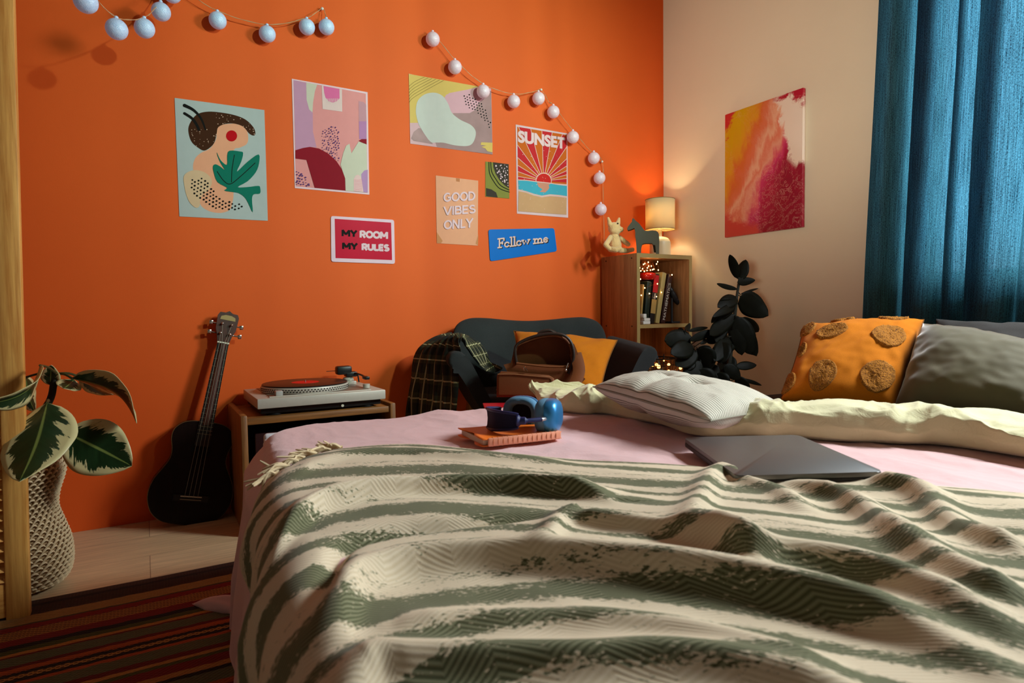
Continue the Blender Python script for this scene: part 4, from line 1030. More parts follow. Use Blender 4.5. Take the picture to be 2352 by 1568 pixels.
# dark bird
b = B(); q0 = at(1541, 655, y=-.20); M_bird = mat('black_iron', (18, 18, 19), .45)
bd = thing('bird_figurine', 'black bird figurine behind the MATHEMATICS book', 'figurine', (q0.x, -.20, zs))
bx_ = q0.x+.006
tube(b, smooth([(bx_-.024, -.2, .868), (bx_-.016, -.2, .85), (bx_-.002, -.2, .825), (bx_+.02, -.2, .79), (bx_+.046, -.2, .770), (bx_+.066, -.2, .764)], 4), [.004]*3+[.010]*3+[.015]*3+[.018]*4+[.014]*4+[.007]*3+[.003], 12); obj('body', b, M_bird, bd)
b = B(); tube(b, [(bx_, -.2, zs), (bx_, -.2, .80)], .006, 10); boxb(b, (bx_-.03, -.23, zs+.0003), (bx_+.03, -.17, zs+.01), .003); obj('stand', b, M_bird, bd)

# copper-wire fairy lights spilling over the books
M_cop = mat('copper_wire', (150, 84, 46), .3, .9); M_led = mat('warm_led', (255, 230, 180), .4, emit=(255, 190, 110), estr=26)
fl = thing('fairy_lights', 'copper wire fairy lights bundled over the books in the upper shelf', 'fairy lights', tuple(at(1490, 612, y=-.23)))
LED = [(1478, 607), (1481, 605), (1476, 617), (1489, 602), (1496, 611), (1508, 606), (1510.5, 601), (1512, 620), (1490, 611), (1487, 615), (1494, 620), (1486, 621), (1472, 622), (1499, 619), (1502, 618), (1469.5, 615), (1471, 641), (1473, 678), (1481, 661), (1510, 651.5), (1519, 671), (1491.5, 674), (1508, 681), (1543.5, 631), (1521, 592), (1480, 623)]
P3 = [at(x, y, y=-.248-.006*math.sin(i*2.1)) for i, (x, y) in enumerate(LED)]
b = B(); tube(b, smooth([p+Vector((.004*math.sin(i*5), .004*math.cos(i*3), .004*math.sin(i*2.3))) for i, p in enumerate(P3)], 8), .00045, 4); keep(b); obj('wire', b, M_cop, fl)
b = B(); rr = random.Random(3); c0 = at(1484, 612, y=-.235)
for k in range(5):
    tube(b, smooth([c0+Vector((rr.uniform(-.035, .05), rr.uniform(-.015, .02), rr.uniform(-.025, .035))) for _ in range(9)], 7), .00045, 4)
keep(b); obj('wire_bundle', b, M_cop, fl)
b = B(); ball(b, (0, 0, 0), (.0022, .0022, .0032), 10, 8); lm = obj('led', b, M_led).data; bpy.data.objects.remove(bpy.data.objects['led'])
for p in P3:
    o = bpy.data.objects.new('bulb', lm); COL.objects.link(o); o.parent = fl; o.location = p-fl.location
lamp('fairy_glow', 'POINT', tuple(at(1492, 612, y=-.25)), None, .10, (1, .55, .22), shadow_soft_size=.03)

# wire basket with a second set of lights
wb = thing('wire_basket', 'black wire basket of fairy lights and pencils on the lower shelf', 'basket', (-.27, -.16, .344))
M_wire = mat('black_wire', (14, 13, 13), .5)
b = B(); bx0, bx1, by0, by1, bz0, bz1 = -.410, -.135, -.268, -.06, .345, .486
def rect(e, z): return [(bx0+e, by0+e, z), (bx1-e, by0+e, z), (bx1-e, by1-e, z), (bx0+e, by1-e, z), (bx0+e, by0+e, z)]
for z, e, r_ in ((bz1, 0, .0038), (bz1-.035, .006, .0016), (bz1-.07, .013, .0016), (bz1-.105, .020, .0016), (bz0, .028, .0024)): tube(b, rect(e, z), r_, 6)
for k in range(9):
    for yy_, ey in ((by0, 1), (by1, -1)):
        x = bx0+.0+(bx1-bx0)*k/8; tube(b, [(x, yy_, bz1), (x*.8+.2*(bx0+bx1)/2, yy_+.028*ey, bz0)], .0014, 5)
    for xx, ex in ((bx0, 1), (bx1, -1)):
        y = by0+(by1-by0)*k/8; tube(b, [(xx, y, bz1), (xx+.028*ex, y*.8+.2*(by0+by1)/2, bz0)], .0014, 5)
    x = bx0+.03+(bx1-bx0-.06)*k/8; tube(b, [(x, by0+.028, bz0), (x, by1-.028, bz0)], .0014, 5)
obj('frame', b, M_wire, wb)
fb = thing('fairy_lights', 'larger round fairy light bulbs in the black wire basket', 'fairy lights', (-.27, -.20, .40))
L2 = [(1493, 820, 4.5), (1499, 838, 4.2), (1508, 837, 4.2), (1513, 842, 5.2), (1536, 837, 4), (1536, 852, 4), (1563, 845, 4.2), (1525, 828, 2), (1482, 846, 2)]
P4 = [at(x, y, y=-.245-.01*math.sin(i*1.7) if x < 1555 else -.275) for i, (x, y, r_) in enumerate(L2)]
b = B(); tube(b, smooth([p+Vector((0, .004, .003)) for p in P4], 8), .0008, 5); obj('wire', b, M_cop, fb)
M_led2 = mat('warm_globe', (255, 226, 170), .4, emit=(255, 176, 92), estr=5)
for p, q in zip(P4, L2):
    b = B(); ball(b, (0, 0, 0), q[2]*2.72/F_PX*.95, 14, 10); o = obj('bulb', b, M_led2, fb, local=True); o.location = p-fb.location
lamp('basket_glow', 'POINT', tuple(at(1508, 842, y=-.19)), None, .14, (1, .50, .20), shadow_soft_size=.03)
for k, (xa, ya, xb, yb, cc, lb) in enumerate(((1480, 838, 1474, 818, (120, 96, 60), 'tan pencil at the left end of the wire basket'), (1500, 826, 1496, 812, (150, 120, 70), 'yellowish pencil beside the tallest bulb in the wire basket'), (1513, 830, 1508, 812, (60, 90, 110), 'bluish pencil leaning in the middle of the wire basket'), (1524, 835, 1525, 811, (24, 22, 22), 'black pencil standing upright in the wire basket'), (1486, 842, 1478, 815, (70, 60, 40), 'brown pencil crossing the left end of the wire basket'))):
    p, q = at(xa, ya, y=-.20), at(xb, yb, y=-.18); p = q+(p-q)*2.2
    b = B(); tube(b, [p, q.lerp(p, .12), q], [.004, .004, .0006], 6)
    tag(obj('pencil', b, mat('pencil_%d' % k, cc, .5), origin=tuple(p)), lb, 'pencil', None)

# ------------------------------------------------------------------ dark rubber plant beside the shelf
M_rl = NT('dark_glossy_leaf'); _n = M_rl.noise(M_rl.coord(), 30, 3); M_rl.col(M_rl.mix(_n, lin((6, 7, 4)), lin((15, 17, 7)))); M_rl.set(Roughness=.55); M_rl.b.inputs['Specular IOR Level'].default_value = .12; M_rl = M_rl.m
rp = thing('rubber_plant', 'tall dark-leaved rubber plant standing between the bookshelf and the bed', 'plant', (-.27, -.66, 0))
def RP(px, py, dy=0): return at(px, py, y=-.68+dy)
st = smooth([(-.27, -.66, .25), tuple(RP(1672, 860)), tuple(RP(1684, 760)), tuple(RP(1690, 700)), tuple(RP(1697, 650)), tuple(RP(1699, 638))], 6)
b = B(); tube(b, st, [.010]*10+[.008]*10+[.006]*10+[.004], 9); obj('stem', b, M_stem, rp)
st2 = smooth([(-.29, -.66, .28), tuple(RP(1632, 850, .04)), tuple(RP(1590, 800, .06)), tuple(RP(1572, 760, .06))], 6)
b = B(); tube(b, st2, .006, 8); obj('stem', b, M_stem, rp)
RL = [((1694, 640), (1676, 584), 22, 0), ((1699, 644), (1713, 596), 30, 0), ((1690, 636), (1690, 622), 10, .02), ((1694, 648), (1735, 643), 20, -.03), ((1694, 664), (1646, 651), 12, 0), ((1700, 676), (1742, 662), 6, .03),
      ((1700, 680), (1765, 725), 58, -.03), ((1693, 682), (1648, 706), 34, 0), ((1690, 690), (1640, 740), 30, .02), ((1700, 700), (1730, 712), 26, .04), ((1690, 700), (1636, 728), 20, -.02), ((1652, 715), (1634, 742), 12, .01),
      ((1690, 722), (1630, 770), 36, -.02), ((1690, 727), (1728, 815), 52, -.05), ((1688, 730), (1704, 816), 44, -.03), ((1700, 730), (1742, 762), 34, .04), ((1700, 745), (1738, 818), 40, 0), ((1670, 745), (1644, 786), 28, 0),
      ((1640, 760), (1584, 782), 20, 0), ((1625, 780), (1608, 790), 10, .02), ((1674, 775), (1640, 830), 40, -.03), ((1655, 770), (1622, 785), 26, .03), ((1655, 785), (1660, 835), 46, -.04), ((1690, 842), (1738, 838), 22, -.02), ((1664, 838), (1700, 870), 34, -.03), ((1700, 870), (1750, 885), 10, -.02), ((1690, 866), (1722, 895), 26, -.03), ((1650, 840), (1620, 880), 40, -.04),
      ((1572, 760), (1556, 770), 26, .06), ((1590, 775), (1526, 782), 46, .02), ((1592, 795), (1540, 812), 44, .0), ((1600, 805), (1552, 840), 40, -.02), ((1604, 800), (1632, 850), 56, -.03), ((1576, 758), (1585, 742), 12, .05), ((1580, 760), (1626, 752), 10, .05), ((1610, 830), (1576, 875), 46, -.03), ((1630, 820), (1600, 800), 40, .02), ((1640, 860), (1670, 898), 50, -.05), ((1600, 850), (1640, 898), 56, -.04), ((1590, 825), (1575, 850), 30, 0), ((1686, 700), (1655, 690), 24, .01), ((1684, 780), (1650, 800), 44, .01), ((1680, 815), (1655, 860), 44, .02)]
for i, (p, q, wpx, dy) in enumerate(RL):
    rr = random.Random(i)
    p0 = RP(*p, dy*.3); p1 = RP(*q, dy-.02*rr.random()); wd = wpx*2.7/F_PX
    ax = (p1-p0).normalized(); vw = (p0-CAM).normalized(); sd = ax.cross(vw)+vw*rr.uniform(-.35, .35)
    b = B(); leafmesh(b, p0, p1, wd, sd, .06*rr.choice((-1, 1)), .12, 12, 6, .62); keep(b)
    o = obj('leaf', b, M_rl, rp, angle=None); solid(o, .0014)
    src = min(st+st2, key=lambda s_: (s_-p0).length)
    b = B(); tube(b, smooth([src, src.lerp(p0, .55)+Vector((0, 0, .004)), p0], 3), .0022, 5); obj('petiole', b, M_stem, rp)
pot = B(); lathe(pot, [(.085, .0), (.10, .02), (.125, .23), (.132, .25), (.128, .262), (.118, .262), (.112, .24), (.01, .235)], (-.27, -.66, 0), 40)
tag(obj('plant_pot', pot, mat('dark_pot', (38, 34, 30), .6), origin=(-.27, -.66, 0)), 'dark round pot on the floor holding the rubber plant', 'plant pot')
# ------------------------------------------------------------------ pillows: two bulging faces between four corners
def pillow_fn(c00, c10, c11, c01, thick, pull=.06, wr=.004, seed=0, flat=.5, tuft=None):
    c00, c10, c11, c01 = (Vector(c) for c in (c00, c10, c11, c01))
    nrm = ((c10-c00).cross(c01-c00)).normalized()
    def fn(u, v, side):
        x, y = 2*u-1, 2*v-1
        xu = x*(1-pull*(1-y*y)*.9*abs(x)**3); yv = y*(1-pull*(1-x*x)*.9*abs(y)**3)
        U_, V_ = (xu+1)/2, (yv+1)/2
        p = (c00*(1-U_)*(1-V_)+c10*U_*(1-V_)+c11*U_*V_+c01*(1-U_)*V_)
        k = max(0, (1-abs(x)**2.4))**flat*max(0, (1-abs(y)**2.4))**flat
        h = thick/2*k
        if k > 0:
            nz_ = fbm(x*2.6+seed, y*2.6, side*3+seed)*1.0+fbm(x*7+seed, y*7, side*5)*.45
            # creases running in from the corners
            cr = math.sin((abs(x)-abs(y))*9+seed+nz_*2)*.5*max(abs(x), abs(y))**2
            h += (nz_+cr)*wr*min(1, k*3)
        if tuft: h *= tuft(u, v)
        return p+nrm*h*side
    return fn
def pillow(name, fn, m, parent, nu=44, nv=44, seam=None, uvs=(1, 1)):
    b = B(); lay = b.loops.layers.uv.verify(); V = {}
    def get(i, j, s):
        if i in (0, nu) or j in (0, nv): s = 1
        if (i, j, s) not in V: V[(i, j, s)] = b.verts.new(fn(i/nu, j/nv, s))
        return V[(i, j, s)]
    for s in (1, -1):
        for i in range(nu):
            for j in range(nv):
                q = ((i, j), (i+1, j), (i+1, j+1), (i, j+1))
                vs = [get(a, c, s) for a, c in (q if s == 1 else q[::-1])]
                f = b.faces.new(vs)
                for lp, (a, c) in zip(f.loops, (q if s == 1 else q[::-1])): lp[lay].uv = (a/nu*uvs[0], c/nv*uvs[1])
    o = obj(name, b, m, parent, angle=None)
    if seam:
        pts = [fn(i/nu, 0, 1) for i in range(nu+1)]+[fn(1, j/nv, 1) for j in range(1, nv+1)]+[fn(1-i/nu, 1, 1) for i in range(1, nu+1)]+[fn(0, 1-j/nv, 1) for j in range(1, nv+1)]
        b = B(); tube(b, pts, seam[0], 6, cap=False); obj('seam', b, seam[1], parent)
    return o

# ------------------------------------------------------------------ blue armchair and the things on it
M_ch = fabric('blue_grey_upholstery', (45, 46, 46), thread=620, bump=.5, var=.35)
AO = Vector((-1.0, -.215, 0)); ATH = math.radians(-16)
ac = thing('armchair', 'blue grey upholstered armchair with flared arms between the cabinet and bookshelf', 'armchair', AO, ATH)
wrap = lambda x: -.42*x*x
b = B()
bo = [(-.27, .37), (-.335, .45), (-.362, .56), (-.36, .63), (-.335, .68), (-.28, .705), (-.20, .706), (-.10, .696), (0, .690), (.10, .694), (.20, .702), (.27, .702), (.325, .68), (.352, .63), (.356, .55), (.335, .45), (.27, .37)]
q = smooth([(x, z, 0) for x, z in bo], 4); nz_ = 12
cx_ = [p.x for p in q]; 
# front and back faces as strips from the centre line outwards
def backpt(s, k, front):
    p = q[s]; cxm, czm = 0.0, .54
    x = cxm+(p.x-cxm)*k; z = czm+(p.y-czm)*k
    edge = (1-k**6)
    t_ = .034*edge**.5 if k < 1 else 0
    return Vector((x, .02+wrap(x)+.22*(z-.40)+(-t_ if front else t_), z))
ks = [0.02, .3, .55, .75, .88, .95, .985, 1.0]
for fr_ in (True, False):
    R_ = [[b.verts.new(backpt(s, k, fr_)) for s in range(len(q))] for k in ks]
    for i in range(len(ks)-1):
        for s in range(len(q)): b.faces.new((R_[i][s-1], R_[i][s], R_[i+1][s], R_[i+1][s-1]))
    b.faces.new(R_[0])
bmesh.ops.remove_doubles(b, verts=b.verts, dist=1e-5)
obj('backrest', b, M_ch, ac, local=True, angle=None)
b = B(); box(b, (0, -.165, .365), (.56, .40, .085), bev=.035, seg=4); obj('seat', b, M_ch, ac, local=True)
b = B(); box(b, (0, -.15, .305), (.50, .36, .05), bev=.012); obj('seat_base', b, M_ch, ac, local=True)
for sd in (-1, 1):
    b = B(); rings = []
    inner = [(.235, .335), (.275, .40), (.315, .48), (.350, .545), (.372, .572)]
    for j in range(13):
        t_ = j/12; y = -.345+.40*t_; rise = .028*t_
        pts = []
        for i, (x, z) in enumerate(smooth([(a, c, 0) for a, c in inner], 4)[:, ] if False else [(p.x, p.y) for p in smooth([(a, c, 0) for a, c in inner], 4)]):
            pts.append((x, z+rise*(z-.33)/.24))
        n_ = len(pts); ox = []
        for i, (x, z) in enumerate(pts):
            a, c = pts[max(i-1, 0)], pts[min(i+1, n_-1)]; d = Vector((c[0]-a[0], c[1]-a[1])).normalized(); nx, nz2 = d.y, -d.x
            tk = .050+.022*(i/(n_-1))**1.5; ox.append((x+nx*tk, z+nz2*tk))
        tip, tipo = Vector(pts[-1]), Vector(ox[-1]); mid = (tip+tipo)/2; rad = (tip-tipo)/2; ax = Vector((-rad.y, rad.x))
        if ax.y < 0: ax = -ax
        cap_ = [tuple(mid+rad*math.cos(PI*k/6)+ax*math.sin(PI*k/6)) for k in range(1, 6)]
        loop = pts+cap_+ox[::-1]
        e = 1.0 if 0 < j < 12 else .0
        cxm = sum(p[0] for p in loop)/len(loop)
        fwd = wrap(.3)*t_*0
        rings.append([b.verts.new((sd*x, y, z)) for x, z in loop])
    for i in range(12):
        for k in range(len(rings[0])):
            b.faces.new((rings[i][k-1], rings[i][k], rings[i+1][k], rings[i+1][k-1]))
    ff = [b.faces.new(rings[0]), b.faces.new(rings[-1])]
    es = [e_ for e_ in b.edges if all(abs(v.co.y+.345) < 1e-5 for v in e_.verts)]
    bmesh.ops.bevel(b, geom=es, offset=.012, segments=3, affect='EDGES', profile=.5)
    o = obj('armrest', b, M_ch, ac, local=True, angle=50)
M_lw = wood('beech_leg', (150, 100, 54), (206, 154, 92), (24, 24, 1.5), .45, 3)
for lx in (-.30, .30):
    for ly in (-.31, .04):
        b = B(); tube(b, [(lx*1.08, ly*1.05, 0), (lx*.92, ly, .36)], [.013, .019], 14); obj('leg', b, M_lw, ac, local=True)
# mustard cushion on the chair
M_must = fabric('mustard_cotton', (190, 108, 10), thread=500, var=.15, bump=.25); M_mseam = mat('mustard_seam', (120, 72, 14), .9)
cz_ = thing('cushion', 'plain mustard cushion propped behind the brown backpack on the armchair', 'cushion', tuple(at(1300, 880, d=2.42)))
cf = pillow_fn(at(1192, 905, d=2.34), at(1378, 905, d=2.30), at(1418, 781, d=2.56), at(1180, 760, d=2.60), .10, wr=.006, seed=2)
pillow('cover', cf, M_must, cz_, 36, 36, seam=(.0025, M_mseam))
# brown backpack, open at the top
M_bag = mat('brown_canvas', (116, 60, 18), .7, var=.18, vscale=9, bump=.35, bscale=500, bdist=.001); M_bagd = mat('dark_brown_piping', (36, 20, 10), .5); M_lin = mat('brown_lining', (70, 42, 18), .85)
bp_ = thing('backpack', 'brown canvas backpack standing unzipped on the armchair seat', 'backpack', tuple(at(1235, 905, d=2.16)))
def Q(px, py, dd=2.2): return at(px, py, d=dd)
sil = [(1150, 905), (1154, 872), (1170, 843), (1178, 814), (1183, 795), (1205, 778), (1240, 767), (1270, 764), (1296, 768), (1314, 782), (1326, 808), (1333, 838), (1330, 870), (1318, 905)]
n_view = ray(1240, 840).normalized()
def prism(pts, d0, d1, bev=.0, seg=3):
    b = B(); f = [b.verts.new(Q(p[0], p[1], d0)) for p in pts]; g = [b.verts.new(Q(p[0], p[1], d0)+n_view*(d1-d0)) for p in pts]
    F1 = b.faces.new(f); F2 = b.faces.new(g[::-1])
    for k in range(len(pts)): b.faces.new((f[k-1], f[k], g[k], g[k-1]))
    if bev:
        es = list(F1.edges)+list(F2.edges); bmesh.ops.bevel(b, geom=es, offset=bev, segments=seg, affect='EDGES', profile=.5)
    return b
sm2 = lambda pts, n=4: [(p.x, p.y) for p in smooth([(a, c, 0) for a, c in pts], n, True)]
# shell as a swept wall so that the bag is really hollow above the front pocket
body = obj('body', prism(sm2(sil, 3), 2.19, 2.30, .022), M_bag, bp_)
mouth = [(1188, 832), (1186, 797), (1208, 784), (1240, 774), (1272, 771), (1294, 776), (1308, 790), (1314, 815), (1308, 838), (1250, 836)]
cut = obj('mouth_cut', prism(sm2(mouth, 3), 2.12, 2.272), M_lin, smooth=False)
bo_ = body.modifiers.new('opening', 'BOOLEAN'); bo_.operation = 'DIFFERENCE'; bo_.object = cut; bo_.solver = 'EXACT'
bpy.context.view_layer.update()
me2 = bpy.data.meshes.new_from_object(body.evaluated_get(bpy.context.evaluated_depsgraph_get()))
body.modifiers.clear(); body.data = me2; bpy.data.objects.remove(cut)
me2.shade_smooth(); me2.set_sharp_from_angle(angle=math.radians(40))
arch = [(1187, 836), (1184, 797), (1206, 780), (1240, 769), (1272, 766), (1297, 771), (1312, 787), (1318, 815), (1313, 838), (1305, 858)]
b = B(); tube(b, [Q(p[0], p[1], 2.184) for p in smooth([(a, c, 0) for a, c in arch], 5)], .0052, 8); obj('zip_edge', b, M_bagd, bp_)
b = B(); tube(b, [Q(p[0], p[1], 2.176) for p in smooth([(1186, 834, 0), (1220, 838, 0), (1262, 842, 0), (1306, 842, 0)], 5)], .004, 8); obj('front_hem', b, M_bag, bp_)
pk_ = [(1140, 912), (1141, 862), (1150, 853), (1180, 855), (1225, 859), (1262, 862), (1273, 869), (1275, 912)]
pkt = obj('front_pocket', prism(pk_, 2.115, 2.20, .010), M_bag, bp_)
b = B(); tube(b, [Q(p[0], p[1], 2.112) for p in ((1143, 859), (1180, 859), (1225, 863), (1268, 867), (1271, 880))], .0016, 6); obj('stitching', b, mat('tan_thread', (150, 100, 60), .7), pkt)
b = B(); tube(b, smooth([Q(1212, 853, 2.11), Q(1208, 846, 2.11), Q(1206, 841, 2.12), Q(1203, 846, 2.11), Q(1204, 853, 2.11)], 4), .0016, 6); obj('zip_pull', b, M_chrome, bp_)
b = B(); tube(b, [Q(1305, 834, 2.17), Q(1301, 845, 2.16)], .003, 6); ball(b, Q(1300, 850, 2.16), (.005, .004, .006), 10, 8); obj('zip_pull', b, M_chrome, bp_)
b = B(); st_ = smooth([Q(1322, 812, 2.20), Q(1330, 850, 2.16), Q(1318, 885, 2.12), Q(1296, 910, 2.10)], 6); tube(b, st_, .022, 10, flat=.25, up=n_view); obj('shoulder_strap', b, M_bag, bp_)
b = B(); tube(b, smooth([Q(1236, 769, 2.25), Q(1244, 762, 2.25), Q(1262, 759, 2.25), Q(1276, 765, 2.25)], 5), .006, 8); obj('handle', b, M_bagd, bp_)
# red folder lying on the seat
rc = thing('folder', 'thin red folder lying on the armchair seat in front of the backpack', 'folder', tuple(at(1180, 905, d=2.06)))
b = B(); p0, p1 = at(1113, 903, d=2.02), at(1245, 901, d=2.04); z_ = .414
dx_ = (p1-p0); dx_.z = 0; dn = Vector((-dx_.y, dx_.x, 0)).normalized()
v0 = [Vector((p0.x, p0.y, z_)), Vector((p1.x, p1.y, z_)), Vector((p1.x, p1.y, z_))+dn*.11, Vector((p0.x, p0.y, z_))+dn*.11]
lo_ = [b.verts.new(v) for v in v0]; hi_ = [b.verts.new(v+Vector((0, 0, .006))) for v in v0]
b.faces.new(lo_[::-1]); b.faces.new(hi_)
for k in range(4): b.faces.new((lo_[k-1], lo_[k], hi_[k], hi_[k-1]))
obj('cover', b, mat('red_card', (186, 16, 34), .45), rc, smooth=False)
# plaid shirt over the left arm
t = NT('plaid_flannel'); tc = t.n('ShaderNodeTexCoord'); s_ = t.n('ShaderNodeSeparateXYZ'); t.l(tc.outputs['UV'], s_.inputs[0])
def stripe(sock, freq, wdt, ph=0):
    return t.math('LESS_THAN', t.math('FRACT', t.math('ADD', t.math('MULTIPLY', sock, freq), ph)), wdt)
base = t.mix(t.math('MULTIPLY', t.math('ADD', stripe(s_.outputs[0], 16, .5), stripe(s_.outputs[1], 16, .5)), .5), lin((70, 66, 40)), lin((26, 28, 24)))
ln = t.math('MAXIMUM', stripe(s_.outputs[0], 16, .07, .25), stripe(s_.outputs[1], 16, .07, .25))
t.col(t.mix(t.math('MULTIPLY', ln, .8), base, lin((196, 184, 140)))); t.set(Roughness=.95); M_plaid = t.m
def A(x, y, z): return ac.location + Matrix.Rotation(ATH, 3, 'Z') @ Vector((x, y, z))
shp = [A(-.19, -.10, .475), A(-.245, -.13, .50), A(-.285, -.17, .545), A(-.325, -.2, .595), A(-.375, -.215, .628), A(-.425, -.205, .612), A(-.455, -.19, .55), A(-.462, -.18, .45), A(-.468, -.17, .34), A(-.475, -.165, .20), A(-.478, -.165, .08)]
cl = smooth(shp, 5)
def shirt(a, c):
    f_ = a*(len(cl)-1); i = min(int(f_), len(cl)-2); p = cl[i].lerp(cl[i+1], f_-i)
    wd = (.10+.10*a); off = (c-.5)*2*wd
    kx = .45 if a < .3 else (.45-.95*min(1, (a-.3)/.25)); dirv = Matrix.Rotation(ATH, 3, 'Z') @ Vector((kx, .9, 0))
    fold = (.010+.012*a)*math.sin(c*19+a*5)+.014*fbm(a*6, c*6, 1)
    tn = (cl[min(i+1, len(cl)-1)]-cl[max(i-1, 0)]).normalized(); nn = tn.cross(dirv).normalized()
    if nn.z < 0 and a < .5: nn = -nn
    if a >= .4 and nn.dot(Matrix.Rotation(ATH, 3, 'Z') @ Vector((-1, 0, 0))) < 0: nn = -nn
    q_ = p+dirv*off*(.9 if a > .35 else .75)+nn*(abs(fold)+.004)
    q_.y = min(q_.y, -.012); q_.z = max(q_.z, .02)
    return q_
b = B(); grid(b, shirt, 90, 44, uv=lambda a, c: (a*.8, c*.35)); keep(b)
o = obj('plaid_shirt', b, M_plaid, angle=None); solid(o, .0025); tag(o, 'dark green plaid shirt thrown over the arm of the armchair', 'shirt')
# ------------------------------------------------------------------ the bed, turned a little against the room
BA = math.radians(7); BO = Vector((-2.238, -.925)); BU = Vector((math.cos(BA), -math.sin(BA))); BV = Vector((-math.sin(BA), -math.cos(BA)))
BL, BW, BZ = 2.02, 1.45, .455
def bed(u, v, z=0.0): p = BO+BU*u+BV*v; return Vector((p.x, p.y, z))
def unbed(x, y): d = Vector((x, y))-BO; return d.dot(BU), d.dot(BV)
bedt = thing('bed', 'low bed covered by the pink sheet and striped throw', 'bed', tuple(bed(1.0, .72)), -BA)
M_matt = fabric('charcoal_mattress', (62, 60, 58), thread=400)
rotm = Matrix.Rotation(-BA, 3, 'Z')
b = B(); box(b, bed(BL/2, BW/2, .335), (BL-.10, BW-.10, .215), rotm, .045, 4); obj('mattress', b, M_matt, bedt)
M_bw = mat('white_metal_frame', (220, 220, 222), .35)
b = B()
for u_, v_, su, sv in ((BL/2, .03, BL, .035), (BL/2, BW-.03, BL, .035), (.03, BW/2, .035, BW), (BL-.03, BW/2, .035, BW)): box(b, bed(u_, v_, .20), (su, sv, .05), rotm, .006)
obj('rail', b, M_bw, bedt)
for u_, v_ in ((.012, .012), (.03, BW-.03), (BL-.03, .03), (BL-.03, BW-.03)):
    h = .425 if u_ < .02 else .22
    b = B(); lathe(b, [(.022, .0155), (.022, h-.014), (.018, h-.004), (.008, h)], tuple(bed(u_, v_)), 24); obj('leg', b, M_bw, bedt)
pp = at(622, 1010, y=bed(.0, -.02).y)
b = B(); box(b, bed(.03, -.014, .405), (.075, .018, .055), rotm, .0085, 3); cpl = obj('corner_plate', b, M_bw, bedt)
b = B(); c_ = bed(.012, -.026, .415); tube(b, [c_, c_+Vector((0, .006, 0))], .004, 10); obj('screw', b, mat('dark_screw', (40, 36, 34), .4, .6), cpl)

def drape(s, r, flare):
    """arc-length position past an edge -> (outward, down)"""
    if s <= 0: return 0.0, 0.0
    a = s/r
    if a < PI/2: return r*math.sin(a), r*(1-math.cos(a))
    k = s-r*PI/2; return r+k*flare, r+k
def softz(u, v):
    return .006*fbm(u*2.2, v*2.2, 4)+.004*fbm(u*6, v*5, 7)
M_pink = NT('pink_cotton'); _v = M_pink.coord(); _n = M_pink.noise(M_pink.coord('Object', (60, 240, 60)), 1.2, 3)
M_pink.col(M_pink.mix(M_pink.noise(_v, 5, 3), lin((216, 172, 170)), lin((228, 188, 186)))); M_pink.set(Roughness=.85); M_pink.b.inputs['Sheen Weight'].default_value = .3
M_pink.bump(M_pink.noise(_v, 55, 5, .65, .6), .35, .004); M_pink = M_pink.m
RS = .06; RC = .15; IN = .036
def sheet(a, c):
    U_ = -.46+a*1.86; V_ = -.30+c*1.80
    u, v, z = U_, V_, BZ
    o1 = d1 = o2 = d2 = o3 = d3 = 0.0
    if U_ < RC and V_ < RC:                       # rounded corner of the mattress
        dx, dy = U_-RC, V_-RC; dd = math.hypot(dx, dy)
        if dd > RC-IN:
            o1, d1 = drape(dd-RC+IN, RS, .05); k_ = (RC-IN+o1)/dd; u, v = RC+dx*k_, RC+dy*k_
    elif U_ < IN: o1, d1 = drape(IN-U_, RS, .0); u = IN-o1-.022*(max(0, d1-.10)/.3)**1.5
    elif V_ < IN: o2, d2 = drape(IN-V_, RS, .05); v = IN-o2
    elif V_ > BW-IN: o3, d3 = drape(V_-BW+IN, RS, .06); v = BW-IN+o3
    z -= d1+d2+d3
    cr = math.exp(-((v-.45)/.5)**2)
    z += softz(u, v) if d1+d2+d3 < .02 else 0
    if d1+d2+d3 < .02:
        q_ = fbm(u*9+3, v*4, 2); z += .0055*(1-abs(q_)*2.6)*(.5+fbm(u*2, v*2, 9)) + .0020*(1-2*abs(fbm(u*22, v*14, 5)))**3
        # puckered ridges in front of the green quilt
        z += .012*math.exp(-(((u-.52-.25*(v-.4))/.05)**2))*max(0, fbm(u*3, v*7, 11)+.35)
    if d1 > .03: u -= .03*min(1, (d1-.03)/.05)*(1-min(1, max(0, (V_-.38)/.22)))
    if d1 > .03: 
        k = min(1, (d1-.03)/.3)**1.5; u -= k*(.009*math.sin(V_*30+2*fbm(V_*3, 0, 0))+.007*math.sin(V_*13+1)+.010)
    if d2 > .03: v -= min(1, d2/.25)*.012*math.sin(U_*28)
    return bed(u, v, max(z, .014))
b = B(); grid(b, sheet, 300, 260); keep(b)
sh = obj('bed_sheet', b, M_pink, angle=None); solid(sh, .002, 1)
tag(sh, 'pink cotton sheet spread over the bed and hanging to the floor', 'bed sheet')
# a corner of the sheet trailing on the rug
def tail(a, c):
    p0 = at(545, 1378, z=.02).lerp(at(441, 1389, z=.012), a); p1 = at(545, 1408, z=.02).lerp(at(470, 1402, z=.012), a)
    q_ = p0.lerp(p1, c); q_.z = .014+.030*math.sin(PI*c)**.7*math.sqrt(max(0, 1-a*a))+.004*math.sin(c*14+a*4)*(1-a); return q_
b = B(); grid(b, tail, 24, 16); keep(b); solid(obj('trailing_corner', b, M_pink, sh, angle=None), .003)

